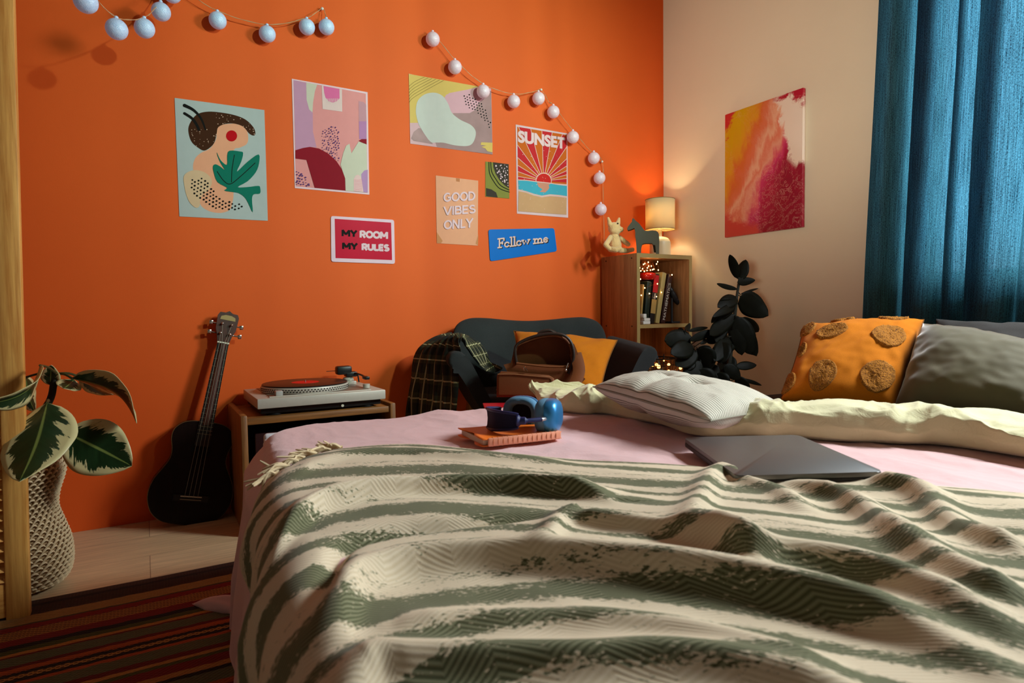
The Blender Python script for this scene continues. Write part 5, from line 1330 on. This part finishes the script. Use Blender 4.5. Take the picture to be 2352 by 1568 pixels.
# ------------------------------------------------------------------ striped throw
# stripe lines start level at the foot of the bed and swing diagonally across it; G is their shift along v
GK = [(-.7, -.6), (-.1, -.5), (0, -.25), (.1, .08), (.2, .5), (.3, .85), (.45, 1.02), (.8, 1.0), (1.6, .95)]
us_ = np.linspace(-.7, 1.6, 921); gs_ = np.interp(us_, [k[0] for k in GK], [k[1] for k in GK]); Gc = np.concatenate([[0], np.cumsum((gs_[1:]+gs_[:-1])/2*np.diff(us_))])
G0 = float(np.interp(.12, us_, Gc))
G_ = lambda u: float(np.interp(u, us_, Gc))-G0
VK = .415                                                # where the far edge of the throw crosses u = .12
uL = lambda q: max(.12-1.05*q-.02*math.sin(q*14), -.27)  # its fringed end, dropping over the foot of the bed
d_ = Vector((BU.x*.8+BV.x*.7, BU.y*.8+BV.y*.7, 0)).normalized()
QL = 1.22; NP, NQ = 330, 310
# crest lines of the folds, on the bed
RIDGE = [ # photo-traced crest, height, near width, far width
    ([(640, 1075), (760, 1035), (900, 1020), (1100, 1030), (1300, 1038)], .008, .018, .03),
    ([(560, 1240), (660, 1170), (800, 1128), (950, 1105), (1150, 1098), (1300, 1108), (1400, 1125)], .028, .011, .045),
    ([(1290, 1155), (1420, 1175), (1540, 1195), (1640, 1232), (1760, 1288)], .020, .013, .03),
    ([(690, 1460), (760, 1340), (880, 1265), (1060, 1242), (1300, 1255), (1560, 1290), (1800, 1330), (2050, 1392), (2352, 1515)], .026, .017, .036),
    ([(1560, 1165), (1700, 1250), (1820, 1262), (1960, 1280), (2100, 1325), (2352, 1430)], .025, .018, .03),
    ([(1800, 1085), (1940, 1120), (2040, 1190), (2150, 1265), (2250, 1315), (2352, 1350)], .022, .016, .03),
    ([(1990, 1082), (2110, 1110), (2200, 1185), (2352, 1240)], .020, .014, .03),
    ([(700, 1568), (820, 1490), (1000, 1478), (1300, 1484), (1560, 1488), (1800, 1528), (2100, 1600)], .020, .016, .028),
    ([(640, 1400), (760, 1235), (900, 1185), (1100, 1165), (1260, 1150)], -.014, .012, .014),
    ([(900, 1385), (1100, 1372), (1400, 1382), (1700, 1440), (1950, 1520)], .010, .014, .022),
    ([(1560, 1250), (1640, 1070), (1720, 1088), (1790, 1110), (1850, 1150)], .014, .016, .02),
    ([(1240, 1250), (1290, 1160), (1330, 1150)], .012, .012, .016)]
RW = []
for pts, h, wn, wf in RIDGE:
    RW.append(([Vector((p.x, p.y)) for p in (at(x, y, z=.488) for x, y, _ in smooth([(a, c, 0) for a, c in pts], 4))], h, wn, wf))
cxy = Vector((CAM.x, CAM.y))
def ridge(X, Y):
    H = np.zeros_like(X)
    for pts, h, wn, wf in RW:
        best = np.full_like(X, 1e9); sgn = np.zeros_like(X); tt_ = np.zeros_like(X)
        n = len(pts)-1
        for i in range(n):
            ax, ay = pts[i]; bx, by = pts[i+1]; dx, dy = bx-ax, by-ay; L2 = dx*dx+dy*dy+1e-12
            k = np.clip(((X-ax)*dx+(Y-ay)*dy)/L2, 0, 1); qx, qy = ax+k*dx, ay+k*dy
            D = np.hypot(X-qx, Y-qy); s_ = np.sign((X-qx)*(cxy.x-qx)+(Y-qy)*(cxy.y-qy)); msk = D < best
            best = np.where(msk, D, best); sgn = np.where(msk, s_, sgn); tt_ = np.where(msk, (i+k)/n, tt_)
        wd = np.where(sgn > 0, wn, wf)
        H += h*np.exp(-(best/wd)**2)*np.clip(np.minimum(tt_, 1-tt_)*6+.15, 0, 1)
    return H
UV_ = np.zeros((NP+1, NQ+1, 2)); flatxy = np.zeros((NP+1, NQ+1, 2))
for j in range(NQ+1):
    q = QL*j/NQ; u0_ = uL(q)
    for i in range(NP+1):
        u = u0_+(1.42-u0_)*(i/NP)**1.25; w_ = bed(u, VK+q+G_(u)+.018*fbm(u*4, 1.5, 0)*(1-min(1, q/.2))); flatxy[i, j] = (w_.x, w_.y); UV_[i, j] = (u, q)
H = ridge(flatxy[..., 0], flatxy[..., 1])
b = B(); lay = b.loops.layers.uv.verify(); vs = []
for i in range(NP+1):
    row = []
    for j in range(NQ+1):
        u, v = unbed(*flatxy[i, j]); p, q = UV_[i, j]
        wv_ = .0065*fbm(p*5, q*5, 3)+.006*fbm(p*3, q*9, 8)+.0018*fbm(p*20, q*16, 1)
        lift = H[i, j]+wv_
        ed = min(1, q/.05, (p-uL(q)+.01)/.05); base = BZ+softz(u, v)+.010+.006*ed
        lift = lift*ed
        o1, d1 = drape(-u+.0, RS, .03) if u < 0 else (0, 0)
        o3, d3 = drape(v-BW, RS+.02, .08) if v > BW else (0, 0)
        uu, vv, z = u, v, base-d1-d3
        th = min(1, d1/.08)
        if u < 0:
            uu = -o1+.018 - th*(.010+.007*math.sin(v*21+3*fbm(v*4, 2, 2))+.005*math.sin(v*47))
        elif u < .05: uu = u*.64+.018
        if v > BW: vv = BW+o3-.02
        z += lift*(1-th)
        w_ = bed(uu, vv, max(z, .03)); row.append(b.verts.new(w_))
    vs.append(row)
for i in range(NP):
    for j in range(NQ):
        f = b.faces.new((vs[i][j], vs[i][j+1], vs[i+1][j+1], vs[i+1][j]))
        for lp, (a, c) in zip(f.loops, ((i, j), (i, j+1), (i+1, j+1), (i+1, j))): lp[lay].uv = (float(UV_[a, c][0]), float(UV_[a, c][1]))
keep(b)
fr_pts = [vs[0][j].co.copy() for j in range(0, NQ+1)]; fr_in = [vs[4][j].co.copy() for j in range(0, NQ+1)]
t = NT('striped_throw_weave'); tc = t.n('ShaderNodeTexCoord'); s_ = t.n('ShaderNodeSeparateXYZ'); t.l(tc.outputs['UV'], s_.inputs[0]); p_, q_ = s_.outputs[0], s_.outputs[1]
def uvn(sx, sy, scale, det=3, rough=.55):
    cmb = t.n('ShaderNodeCombineXYZ'); t.l(t.math('MULTIPLY', p_, sx), cmb.inputs[0]); t.l(t.math('MULTIPLY', q_, sy), cmb.inputs[1]); return t.noise(cmb.outputs[0], scale, det, rough)
warp = t.math('MULTIPLY', t.math('SUBTRACT', uvn(1.6, 5, 1.6, 3), .5), .045)
qq = t.math('ADD', q_, warp)
fq = t.math('DIVIDE', t.math('MODULO', t.math('ADD', qq, 1.0), .25), .25)
bandv = t.ramp(fq, [(0, (.20,)*3+(1,)), (.05, (.78,)*3+(1,)), (.11, (.85,)*3+(1,)), (.16, (.15,)*3+(1,)), (.27, (.12,)*3+(1,)), (.33, (.88,)*3+(1,)), (.42, (.92,)*3+(1,)), (.49, (.2,)*3+(1,)), (.56, (.08,)*3+(1,)), (.62, (.50,)*3+(1,)), (.67, (.2,)*3+(1,)), (.73, (.72,)*3+(1,)), (.80, (.95,)*3+(1,)), (.88, (.82,)*3+(1,)), (.94, (.15,)*3+(1,)), (1, (.20,)*3+(1,))])
rag = t.math('ADD', t.math('MULTIPLY', t.math('SUBTRACT', uvn(170, 380, 1.0, 2, .6), .5), 1.6), t.math('MULTIPLY', t.math('SUBTRACT', uvn(34, 90, 1.0, 2, .6), .5), .9))
big = t.math('MULTIPLY', t.math('SUBTRACT', uvn(4, 13, 1.0, 3), .5), .66)
g = t.math('ADD', bandv, t.math('ADD', rag, big))
msk = t.ramp(g, [(.51, (0, 0, 0, 1)), (.60, (1, 1, 1, 1))])
zig = t.math('PINGPONG', p_, .035)
her = t.math('SINE', t.math('MULTIPLY', t.math('ADD', q_, t.math('MULTIPLY', zig, .55)), 1250))
herm = t.math('ADD', t.math('MULTIPLY', her, .5), .5)
grn = t.mix(herm, lin((76, 78, 52)), lin((128, 128, 98)))
crm = t.mix(herm, lin((208, 190, 158)), lin((222, 206, 178)))
t.col(t.mix(msk, crm, grn)); t.set(Roughness=.95); t.b.inputs['Specular IOR Level'].default_value = .1; t.b.inputs['Sheen Weight'].default_value = .08
t.bump(t.math('ADD', t.math('MULTIPLY', her, .5), uvn(900, 900, 1, 2)), .28, .0009); M_throw = t.m
thr = thing('throw_blanket', 'cream and olive striped woven throw with fringe spread over the bed', 'blanket', tuple(bed(.3, .9, BZ)))
o = obj('weave', b, M_throw, thr, angle=None); solid(o, .004, -1)
b = B(); rr = random.Random(5); j = 0
while unbed(*flatxy[0, min(j, NQ)])[0] > -.035:
    p0 = fr_pts[j]; out = (fr_pts[j]-fr_in[j]); out = out.normalized() if out.length > 1e-6 else -d_
    for k in range(9):
        dv = (out+Vector((rr.uniform(-.5, .5), rr.uniform(-.5, .5), rr.uniform(-.15, .55)))).normalized(); L = rr.uniform(.030, .05)
        zf = lambda p: Vector((p.x, p.y, max(p.z, BZ+.006) if unbed(p.x, p.y)[0] > 0 else p.z))
        a_ = p0+Vector((rr.uniform(-.004, .004), rr.uniform(-.004, .004), .002)); m_ = a_+out*L*.4+Vector((0, 0, .010*rr.random())); e_ = a_+dv*L+Vector((0, 0, -.006))
        tube(b, smooth([a_, zf(m_), zf(e_)], 3), [.0026]*4+[.0021]*2+[.0012], 5)
    j += 5
keep(b); obj('fringe', b, mat('cream_fringe', (222, 200, 158), .95), thr)

# ------------------------------------------------------------------ pale green quilt, thrown back
M_quilt = NT('pale_green_cotton'); _v = M_quilt.coord(); M_quilt.col(M_quilt.mix(M_quilt.noise(_v, 4, 3), lin((206, 200, 146)), lin((222, 216, 172)))); M_quilt.set(Roughness=.85); M_quilt.b.inputs['Sheen Weight'].default_value = .3
M_quilt.bump(M_quilt.noise(_v, 34, 5, .62, .8), .45, .006); M_quilt = M_quilt.m
QP = [(1219, 874, .525, .010), (1230, 893, .505, .026), (1256, 918, .484, .042), (1300, 946, .464, .058), (1350, 950, .464, .062), (1400, 953, .462, .062), (1500, 972, .462, .056), (1600, 1000, .462, .050), (1680, 1004, .462, .052), (1760, 1005, .462, .070), (1850, 1008, .462, .072), (2000, 1016, .462, .070), (2100, 1020, .462, .068), (2200, 1027, .462, .064), (2352, 1050, .462, .060)]
QB = [at(x, y, z=z) for x, y, z, h in QP]; hh = [q[3] for q in QP]
ex = (QB[-1]-QB[-2]).normalized(); QB += [QB[-1]+ex*.2, QB[-1]+ex*.42]; hh += [.06, .05]
qs = smooth(QB, 8); hs_ = smooth([(h, 0, 0) for h in hh], 8)
def quilt(a, c):
    f_ = a*(len(qs)-1); i = min(int(f_), len(qs)-2); p = qs[i].lerp(qs[i+1], f_-i); h = hs_[i].lerp(hs_[i+1], f_-i).x
    tn = qs[min(i+3, len(qs)-1)]-qs[max(i-3, 0)]; tn.z = 0; tn.normalize(); bk_ = Vector((-tn.y, tn.x, 0))
    if bk_.x+bk_.y*.6 < 0: bk_ = -bk_
    bk_ = (bk_+Vector((.5, .35, 0))*min(1, a*4)).normalized()
    prof_ = smooth_prof(c)
    back = .40 if a > .12 else .16+.24*a/.12
    w_ = p+bk_*prof_[0]*back
    z = BZ+.004+prof_[1]*h
    rg = 1-2*abs(fbm(a*15+c*2.5, c*2.6-a*3, 1)); rg2 = 1-2*abs(fbm(a*34-c*4, c*4, 6))
    wob = .013*rg*abs(rg)+.004*rg2*abs(rg2)-.006+.010*fbm(a*16, c*2.2, 1)
    z += wob*min(1, prof_[1]*1.6); w_ += bk_*(.018*fbm(a*16, 3, c*2)-.006)
    if a < .10:
        k = 1-a/.10; z += .055*k**1.6
    u_, v_ = unbed(w_.x, w_.y)
    w_.z = max(z, BZ+.004); return w_
def smooth_prof(c):
    pr_ = [(.06, 0), (.015, .12), (.0, .45), (.02, .8), (.09, 1.0), (.22, .98), (.40, .78), (.62, .55), (.85, .42), (1.0, .15)]
    f_ = c*(len(pr_)-1); i = min(int(f_), len(pr_)-2); t_ = f_-i; t_ = t_
    return pr_[i][0]+(pr_[i+1][0]-pr_[i][0])*t_, pr_[i][1]+(pr_[i+1][1]-pr_[i][1])*t_
b = B(); grid(b, quilt, 420, 70); keep(b)
o = obj('quilt', b, M_quilt, angle=None); sm = o.modifiers.new('soft', 'SMOOTH'); sm.iterations = 2; sm.factor = .5; solid(o, .004, -1)
tag(o, 'pale green cotton quilt bunched up across the bed', 'quilt')

# ------------------------------------------------------------------ cushions at the head of the bed
t = NT('ticking_stripe'); tc = t.n('ShaderNodeTexCoord'); s_ = t.n('ShaderNodeSeparateXYZ'); t.l(tc.outputs['UV'], s_.inputs[0])
fr2 = t.math('PINGPONG', t.math('MULTIPLY', s_.outputs[1], 52), .5)
t.col(t.mix(t.ramp(fr2, [(.10, (1, 1, 1, 1)), (.20, (0, 0, 0, 1))]), lin((208, 202, 184)), lin((96, 96, 76)))); t.set(Roughness=.9); t.bump(t.noise(t.coord(), 40, 4, .6), .35, .005); M_tick = t.m
tp_ = thing('pillow', 'grey ticking-striped pillow lying on the pale green quilt', 'pillow', tuple(at(1580, 930, d=1.42)))
def tuft(u, v):
    k = 1.0
    for tu, tv in ((.28, .5), (.62, .42), (.5, .8)): k *= 1-.45*math.exp(-((u-tu)**2+(v-tv)**2)/.006)
    return k*(1-.22*math.exp(-((u-.42)/.05)**2)*(1 if v < .5 else .6))
pf = pillow_fn(at(1362, 888, d=1.52), at(1632, 966, d=1.17), at(1812, 938, d=1.46), at(1520, 872, d=1.78), .105, pull=.03, wr=.0035, seed=4, flat=.45, tuft=tuft)
pillow('cover', pf, M_tick, tp_, 60, 60, seam=(.0018, mat('pillow_piping', (150, 146, 128), .9)), uvs=(1, 1))

mc = thing('cushion', 'mustard cushion with round tufted dots leaning at the head of the bed', 'cushion', tuple(at(1920, 935, d=1.85)))
mq = [(1792, 920, 1.88), (2062, 948, 1.76), (2122, 734, 1.92), (1846, 748, 2.05)]
mf = pillow_fn(*[at(x, y, d=k) for x, y, k in mq], .17, pull=.05, wr=.007, seed=9, flat=.5)
pillow('cover', mf, M_must, mc, 50, 50, seam=(.0022, M_mseam))
M_tuft = NT('tufted_yarn'); _v = M_tuft.coord(); vo = M_tuft.n('ShaderNodeTexVoronoi'); vo.inputs['Scale'].default_value = 300; M_tuft.l(_v, vo.inputs['Vector'])
M_tuft.col(M_tuft.mix(vo.outputs['Distance'], lin((190, 122, 26)), lin((104, 58, 8)))); M_tuft.set(Roughness=.95); M_tuft.bump(M_tuft.noise(_v, 330, 2), .8, .004); M_tuft = M_tuft.m
def inv_bilin(px, py, quad):
    u = v = .5
    for _ in range(30):
        def F(u, v):
            a, b_, c, d = [(q[0], q[1]) for q in quad]
            return ((a[0]*(1-u)*(1-v)+b_[0]*u*(1-v)+c[0]*u*v+d[0]*(1-u)*v)-px, (a[1]*(1-u)*(1-v)+b_[1]*u*(1-v)+c[1]*u*v+d[1]*(1-u)*v)-py)
        f0 = F(u, v); fu = F(u+1e-4, v); fv = F(u, v+1e-4)
        J = np.array([[(fu[0]-f0[0])/1e-4, (fv[0]-f0[0])/1e-4], [(fu[1]-f0[1])/1e-4, (fv[1]-f0[1])/1e-4]])
        dx = np.linalg.solve(J, -np.array(f0)); u += float(dx[0]); v += float(dx[1])
    return u, v
def face_side(fn): # which side of the pillow faces the camera
    p, q2 = fn(.5, .5, 1), fn(.5, .5, -1); return 1 if (p-CAM).length < (q2-CAM).length else -1
ms = face_side(mf)
for px, py, rx, ry in ((1905, 800, .135, .10), (2035, 811, .15, .13), (1886, 893, .12, .14), (2010, 897, .15, .14), (1938, 750, .12, .07), (2050, 748, .13, .06), (1853, 772, .07, .10), (1806, 893, .07, .11), (1838, 830, .035, .09)):
    u0, v0 = inv_bilin(px, py, mq); b = B(); rr = random.Random(px)
    n1_, n2_ = 16, 44; rows = []
    for i in range(n1_+1):
        row = []
        for k in range(n2_):
            r_ = i/n1_; th = 2*PI*k/n2_; rag_ = 1+.03*math.sin(th*3+px)+.02*rr.uniform(-1, 1)
            u = min(.995, max(.005, u0+rx*r_*rag_*math.cos(th))); v = min(.995, max(.005, v0+ry*r_*rag_*math.sin(th)))
            p = mf(u, v, ms); e = 1e-3; nn = (mf(min(1, u+e), v, ms)-mf(max(0, u-e), v, ms)).cross(mf(u, min(1, v+e), ms)-mf(u, max(0, v-e), ms)).normalized()
            if nn.dot(CAM-p) < 0: nn = -nn
            row.append(b.verts.new(p+nn*((.0045+.0035*rr.random()) if r_ < .97 else -.002)))
        rows.append(row)
    for i in range(n1_):
        for k in range(n2_):
            if i == 0:
                b.faces.new((rows[0][k], rows[1][k], rows[1][(k+1) % n2_])); continue
            b.faces.new((rows[i][k], rows[i+1][k], rows[i+1][(k+1) % n2_], rows[i][(k+1) % n2_]))
    bmesh.ops.remove_doubles(b, verts=rows[0], dist=.02) if False else None
    keep(b); obj('tufted_dot', b, M_tuft, mc, angle=None)

M_vel = NT('olive_velvet'); _v = M_vel.coord(); M_vel.col(M_vel.mix(M_vel.noise(_v, 6, 4), lin((70, 64, 40)), lin((96, 88, 62)))); M_vel.set(Roughness=.8); M_vel.b.inputs['Sheen Weight'].default_value = .8; M_vel.b.inputs['Sheen Roughness'].default_value = .35; M_vel = M_vel.m
ov = thing('cushion', 'olive grey velvet cushion beside the dotted mustard cushion', 'cushion', tuple(at(2240, 980, d=1.62)))
vf = pillow_fn(at(2046, 955, d=1.76), at(2450, 1000, d=1.46), at(2470, 812, d=1.60), at(2120, 742, d=1.87), .22, pull=.05, wr=.007, seed=14, flat=.5)
pillow('cover', vf, M_vel, ov, 50, 50)
dg_ = thing('cushion', 'charcoal cushion half hidden behind the olive velvet cushion', 'cushion', tuple(at(2290, 900, d=1.95)))
df_ = pillow_fn(at(2130, 930, d=1.98), at(2480, 960, d=1.62), at(2500, 742, d=1.72), at(2150, 732, d=2.08), .11, pull=.06, wr=.006, seed=21)
pillow('cover', df_, M_matt, dg_, 40, 40)

# ------------------------------------------------------------------ laptop
zt = .4855
la, lb_ = at(1570, 1004, z=zt), at(1832, 998, z=zt)
dirx = Vector((lb_.x-la.x, lb_.y-la.y, 0)); LWd = dirx.length; dirx.normalize(); diry = Vector((dirx.y, -dirx.x, 0))
if diry.y > 0: diry = -diry
print('laptop', LWd, (at(2030, 1083, z=zt)-lb_).length, dirx.dot((at(2030, 1083, z=zt)-lb_).normalized()))
lt = thing('laptop', 'closed dark grey laptop lying on the pink sheet against the throw', 'laptop', (la.x, la.y, .470))
lc = at(2032, 1083, z=zt); dy2 = Vector((lc.x-lb_.x, lc.y-lb_.y, 0)); LD = dy2.length; dy2.normalize()
def LT(u, v, z): return Vector((la.x, la.y, 0))+dirx*u+dy2*v+Vector((0, 0, z))
def lslab(z0, z1, e, bev):
    b = B(); r_ = .012; pts = []
    for cu, cv, a0_ in ((LWd-e-r_, e+r_, -90), (LWd-e-r_, LD-e-r_, 0), (e+r_, LD-e-r_, 90), (e+r_, e+r_, 180)):
        for k in range(6): th = math.radians(a0_+90*k/5); pts.append((cu+r_*math.cos(th), cv+r_*math.sin(th)))
    lo_ = [b.verts.new(LT(u, v, z0)) for u, v in pts]; hi_ = [b.verts.new(LT(u, v, z1)) for u, v in pts]
    f1 = b.faces.new(lo_[::-1]); f2 = b.faces.new(hi_)
    for k in range(len(pts)): b.faces.new((lo_[k-1], lo_[k], hi_[k], hi_[k-1]))
    bmesh.ops.bevel(b, geom=list(f1.edges)+list(f2.edges), offset=bev, segments=2, affect='EDGES', profile=.5); return b
M_lap = mat('space_grey_aluminium', (104, 101, 98), .42, .6); M_lap2 = mat('dark_laptop_base', (40, 36, 34), .45, .5)
obj('base', lslab(.470, .4775, 0, .0015), M_lap2, lt); obj('lid', lslab(.4785, zt, 0, .0015), M_lap, lt)
b = B(); tube(b, [LT(.04, .012, .478), LT(LWd-.04, .012, .478)], .0025, 8); obj('hinge', b, M_lap2, lt)

# ------------------------------------------------------------------ orange spiral notebook
zn = .466
n0, n1_, n2_ = at(1112, 1028, z=zn), at(1292, 1008, z=zn), at(1030, 1003, z=zn)
ndx = Vector((n1_.x-n0.x, n1_.y-n0.y, 0)); NLen = ndx.length; ndx.normalize(); ndy = Vector((-ndx.y, ndx.x, 0))
ndy = ndy if ndy.y > 0 else -ndy
ndw = Vector((n2_.x-n0.x, n2_.y-n0.y, 0)); NW = max(.13, min(.16, ndw.length))
print('notebook', NLen, NW, ndw.length)
nbk = thing('notebook', 'orange spiral notebook lying under the blue headphones on the pink sheet', 'notebook', (n0.x, n0.y, zn))
def NB(u, v, z): return Vector((n0.x, n0.y, zn+z))+ndx*u+ndy*v
M_nor = mat('orange_cover', (240, 120, 40), .35); M_npk = mat('peach_plastic_spine', (236, 160, 128), .3); M_pgs = mat('page_block', (214, 196, 172), .8)
b = B()
for z0, z1, e in ((.0015, .0125, .004),):
    vs_ = [b.verts.new(NB(u, v, z)) for z in (z0, z1) for u, v in ((e, .012), (NLen-e, .012), (NLen-e, NW-e), (e, NW-e))]
    b.faces.new(vs_[:4][::-1]); b.faces.new(vs_[4:])
    for k in range(4): b.faces.new((vs_[k], vs_[(k+1) % 4], vs_[4+(k+1) % 4], vs_[4+k]))
obj('pages', b, M_pgs, nbk, smooth=False)
for nm, zc in (('cover', .0135), ('back_cover', .0008)):
    b = B()
    def cov(a, c, zc=zc):
        u = a*NLen; v = .004+c*(NW-.002); bend = .004*math.sin(c*3.1)*math.exp(-a*8) if zc > .01 else 0
        return NB(u-.006*math.sin(c*9)*math.exp(-a*20), v, zc+bend+(.002*math.sin(c*8)*math.exp(-a*14) if zc > .01 else 0))
    grid(b, cov, 24, 20); keep(b); solid(obj(nm, b, M_nor, nbk, angle=None), .0012, 1)
b = B(); box(b, NB(NLen/2+.004, .004, .0085), (NLen-.012, .007, .017), Matrix.Rotation(math.atan2(ndx.y, ndx.x), 3, 'Z'), .003); obj('spine', b, M_npk, nbk)
b = B()
for k in range(14):
    u = .02+(NLen-.035)*k/13; tube(b, [NB(u, .005+.0050*math.cos(a_), .0085+.0092*math.sin(a_)) for a_ in [2*PI*i/14 for i in range(15)]], .0008, 5, cap=False)
obj('spiral_rings', b, mat('orange_ring', (214, 130, 84), .3), nbk)

# ------------------------------------------------------------------ blue headphones
hd = thing('headphones', 'blue over-ear headphones lying on the orange notebook', 'headphones', tuple(at(1200, 985, d=1.32)))
M_hb = mat('sky_blue_aluminium', (58, 140, 200), .28, .55); M_cup = mat('blue_mesh_cushion', (92, 140, 170), .9, bump=.3, bscale=900); M_navy = mat('navy_band', (24, 34, 84), .55); M_navy2 = mat('navy_knit', (19, 25, 58), .9, bump=.5, bscale=900); M_din = mat('dark_inside', (14, 16, 20), .9)
vw = ray(1200, 955).normalized(); rgt = Vector((vw.y, -vw.x, 0)).normalized(); upv = Vector((0, 0, 1)); fw2 = Vector((vw.x, vw.y, 0)).normalized()
def cup(cen, axis, hw_, hh_, parent):
    """oval ear cup; axis points out of the cushion"""
    axis = axis.normalized(); sx_ = axis.cross(upv).normalized(); sy_ = sx_.cross(axis)
    def ringpts(off, k, n=40, p=2.6):
        out = []
        for i in range(n):
            th = 2*PI*i/n; c_, s2 = math.cos(th), math.sin(th)
            out.append(cen+axis*off+sx_*(hw_*k*math.copysign(abs(c_)**(2/p), c_))+sy_*(hh_*k*math.copysign(abs(s2)**(2/p), s2)))
        return out
    def loft(rows, m, nm, capa=False, capb=False):
        b = B(); R_ = [[b.verts.new(p) for p in ringpts(o_, k_)] for o_, k_ in rows]
        for i in range(len(R_)-1):
            for k in range(40): b.faces.new((R_[i][k-1], R_[i][k], R_[i+1][k], R_[i+1][k-1]))
        if capa: b.faces.new(R_[0])
        if capb: b.faces.new(R_[-1][::-1])
        return obj(nm, b, m, parent, angle=60)
    sh_ = loft([(-.024, .30), (-.023, .62), (-.019, .84), (-.012, .97), (-.003, 1.0), (.001, .99), (.002, .9)], M_hb, 'ear_cup', True)
    loft([(.001, .96), (.006, .985), (.014, .97), (.021, .90), (.024, .78), (.021, .64), (.012, .56), (.004, .54)], M_cup, 'ear_cushion')
    loft([(.004, .56), (.0045, .2), (.0046, .02)], M_din, 'speaker_mesh', False, True)
c1 = at(1200, 949, d=1.40); c2 = at(1262, 954, d=1.31)
cup(c1, (-fw2*.92-rgt*.30), .043, .040, hd)
cup(c2, (-rgt*.93+fw2*.33), .039, .0365, hd)
# head band: a U lying on its side with its bend to the left
zb = at(1150, 962, d=1.29).z
A0 = at(1116, 958, d=1.33); 
near_pts = [at(1122, 962, d=1.325), at(1134, 965, d=1.285), at(1160, 967, d=1.262), at(1190, 967, d=1.255)]
far_pts = [at(1120, 958, d=1.36), at(1130, 955, d=1.395), at(1150, 952, d=1.42)]
path = smooth(far_pts[::-1]+[at(1118, 960, d=1.342)]+near_pts, 7)
b = B(); n = len(path)
rowsT = []
for i, p in enumerate(path):
    a_ = i/(n-1); hgt = .0215*(.45+.55*math.sin(PI*min(1, max(0, a_*.92+.06)))**.5)
    zc = p.z
    tn = (path[min(i+1, n-1)]-path[max(i-1, 0)]); tn.z = 0; tn.normalize(); nn = Vector((-tn.y, tn.x, 0))
    rowsT.append([b.verts.new(p+upv*hgt*s_+nn*(.003*(1-s_*s_)+.001*(1 if k_ else -1))) for k_, ss in ((1, (-1, -.6, 0, .6, 1)), (0, (1, .6, 0, -.6, -1))) for s_ in ss])
for i in range(n-1):
    for k in range(10): b.faces.new((rowsT[i][k-1], rowsT[i][k], rowsT[i+1][k], rowsT[i+1][k-1]))
b.faces.new(rowsT[0]); b.faces.new(rowsT[-1][::-1])
obj('headband', b, M_navy2, hd, angle=70)
b = B()
for s_ in (-1, 1):
    tube(b, [p+upv*s_*.0215*(.45+.55*math.sin(PI*min(1, max(0, (i/(n-1))*.92+.06)))**.5) for i, p in enumerate(path)], .0032, 8)
obj('band_rim', b, M_navy, hd)
b = B(); tube(b, smooth([at(1188, 966, d=1.255), at(1206, 966, d=1.252), at(1222, 965, d=1.255), at(1243, 963, d=1.262)], 4), [.012]*2+[.008]*3+[.0045]*8, 10); obj('arm', b, M_navy, hd)
b = B(); tube(b, [at(1243, 963, d=1.262), at(1251, 962, d=1.268), at(1256, 962, d=1.28)], [.0045, .0042, .002], 10); obj('arm_tip', b, mat('pale_metal', (206, 202, 200), .25, .8), hd)
b = B(); tube(b, smooth([at(1148, 951, d=1.42), at(1160, 946, d=1.42), at(1176, 944, d=1.415)], 4), .004, 8); obj('arm', b, M_navy, hd)
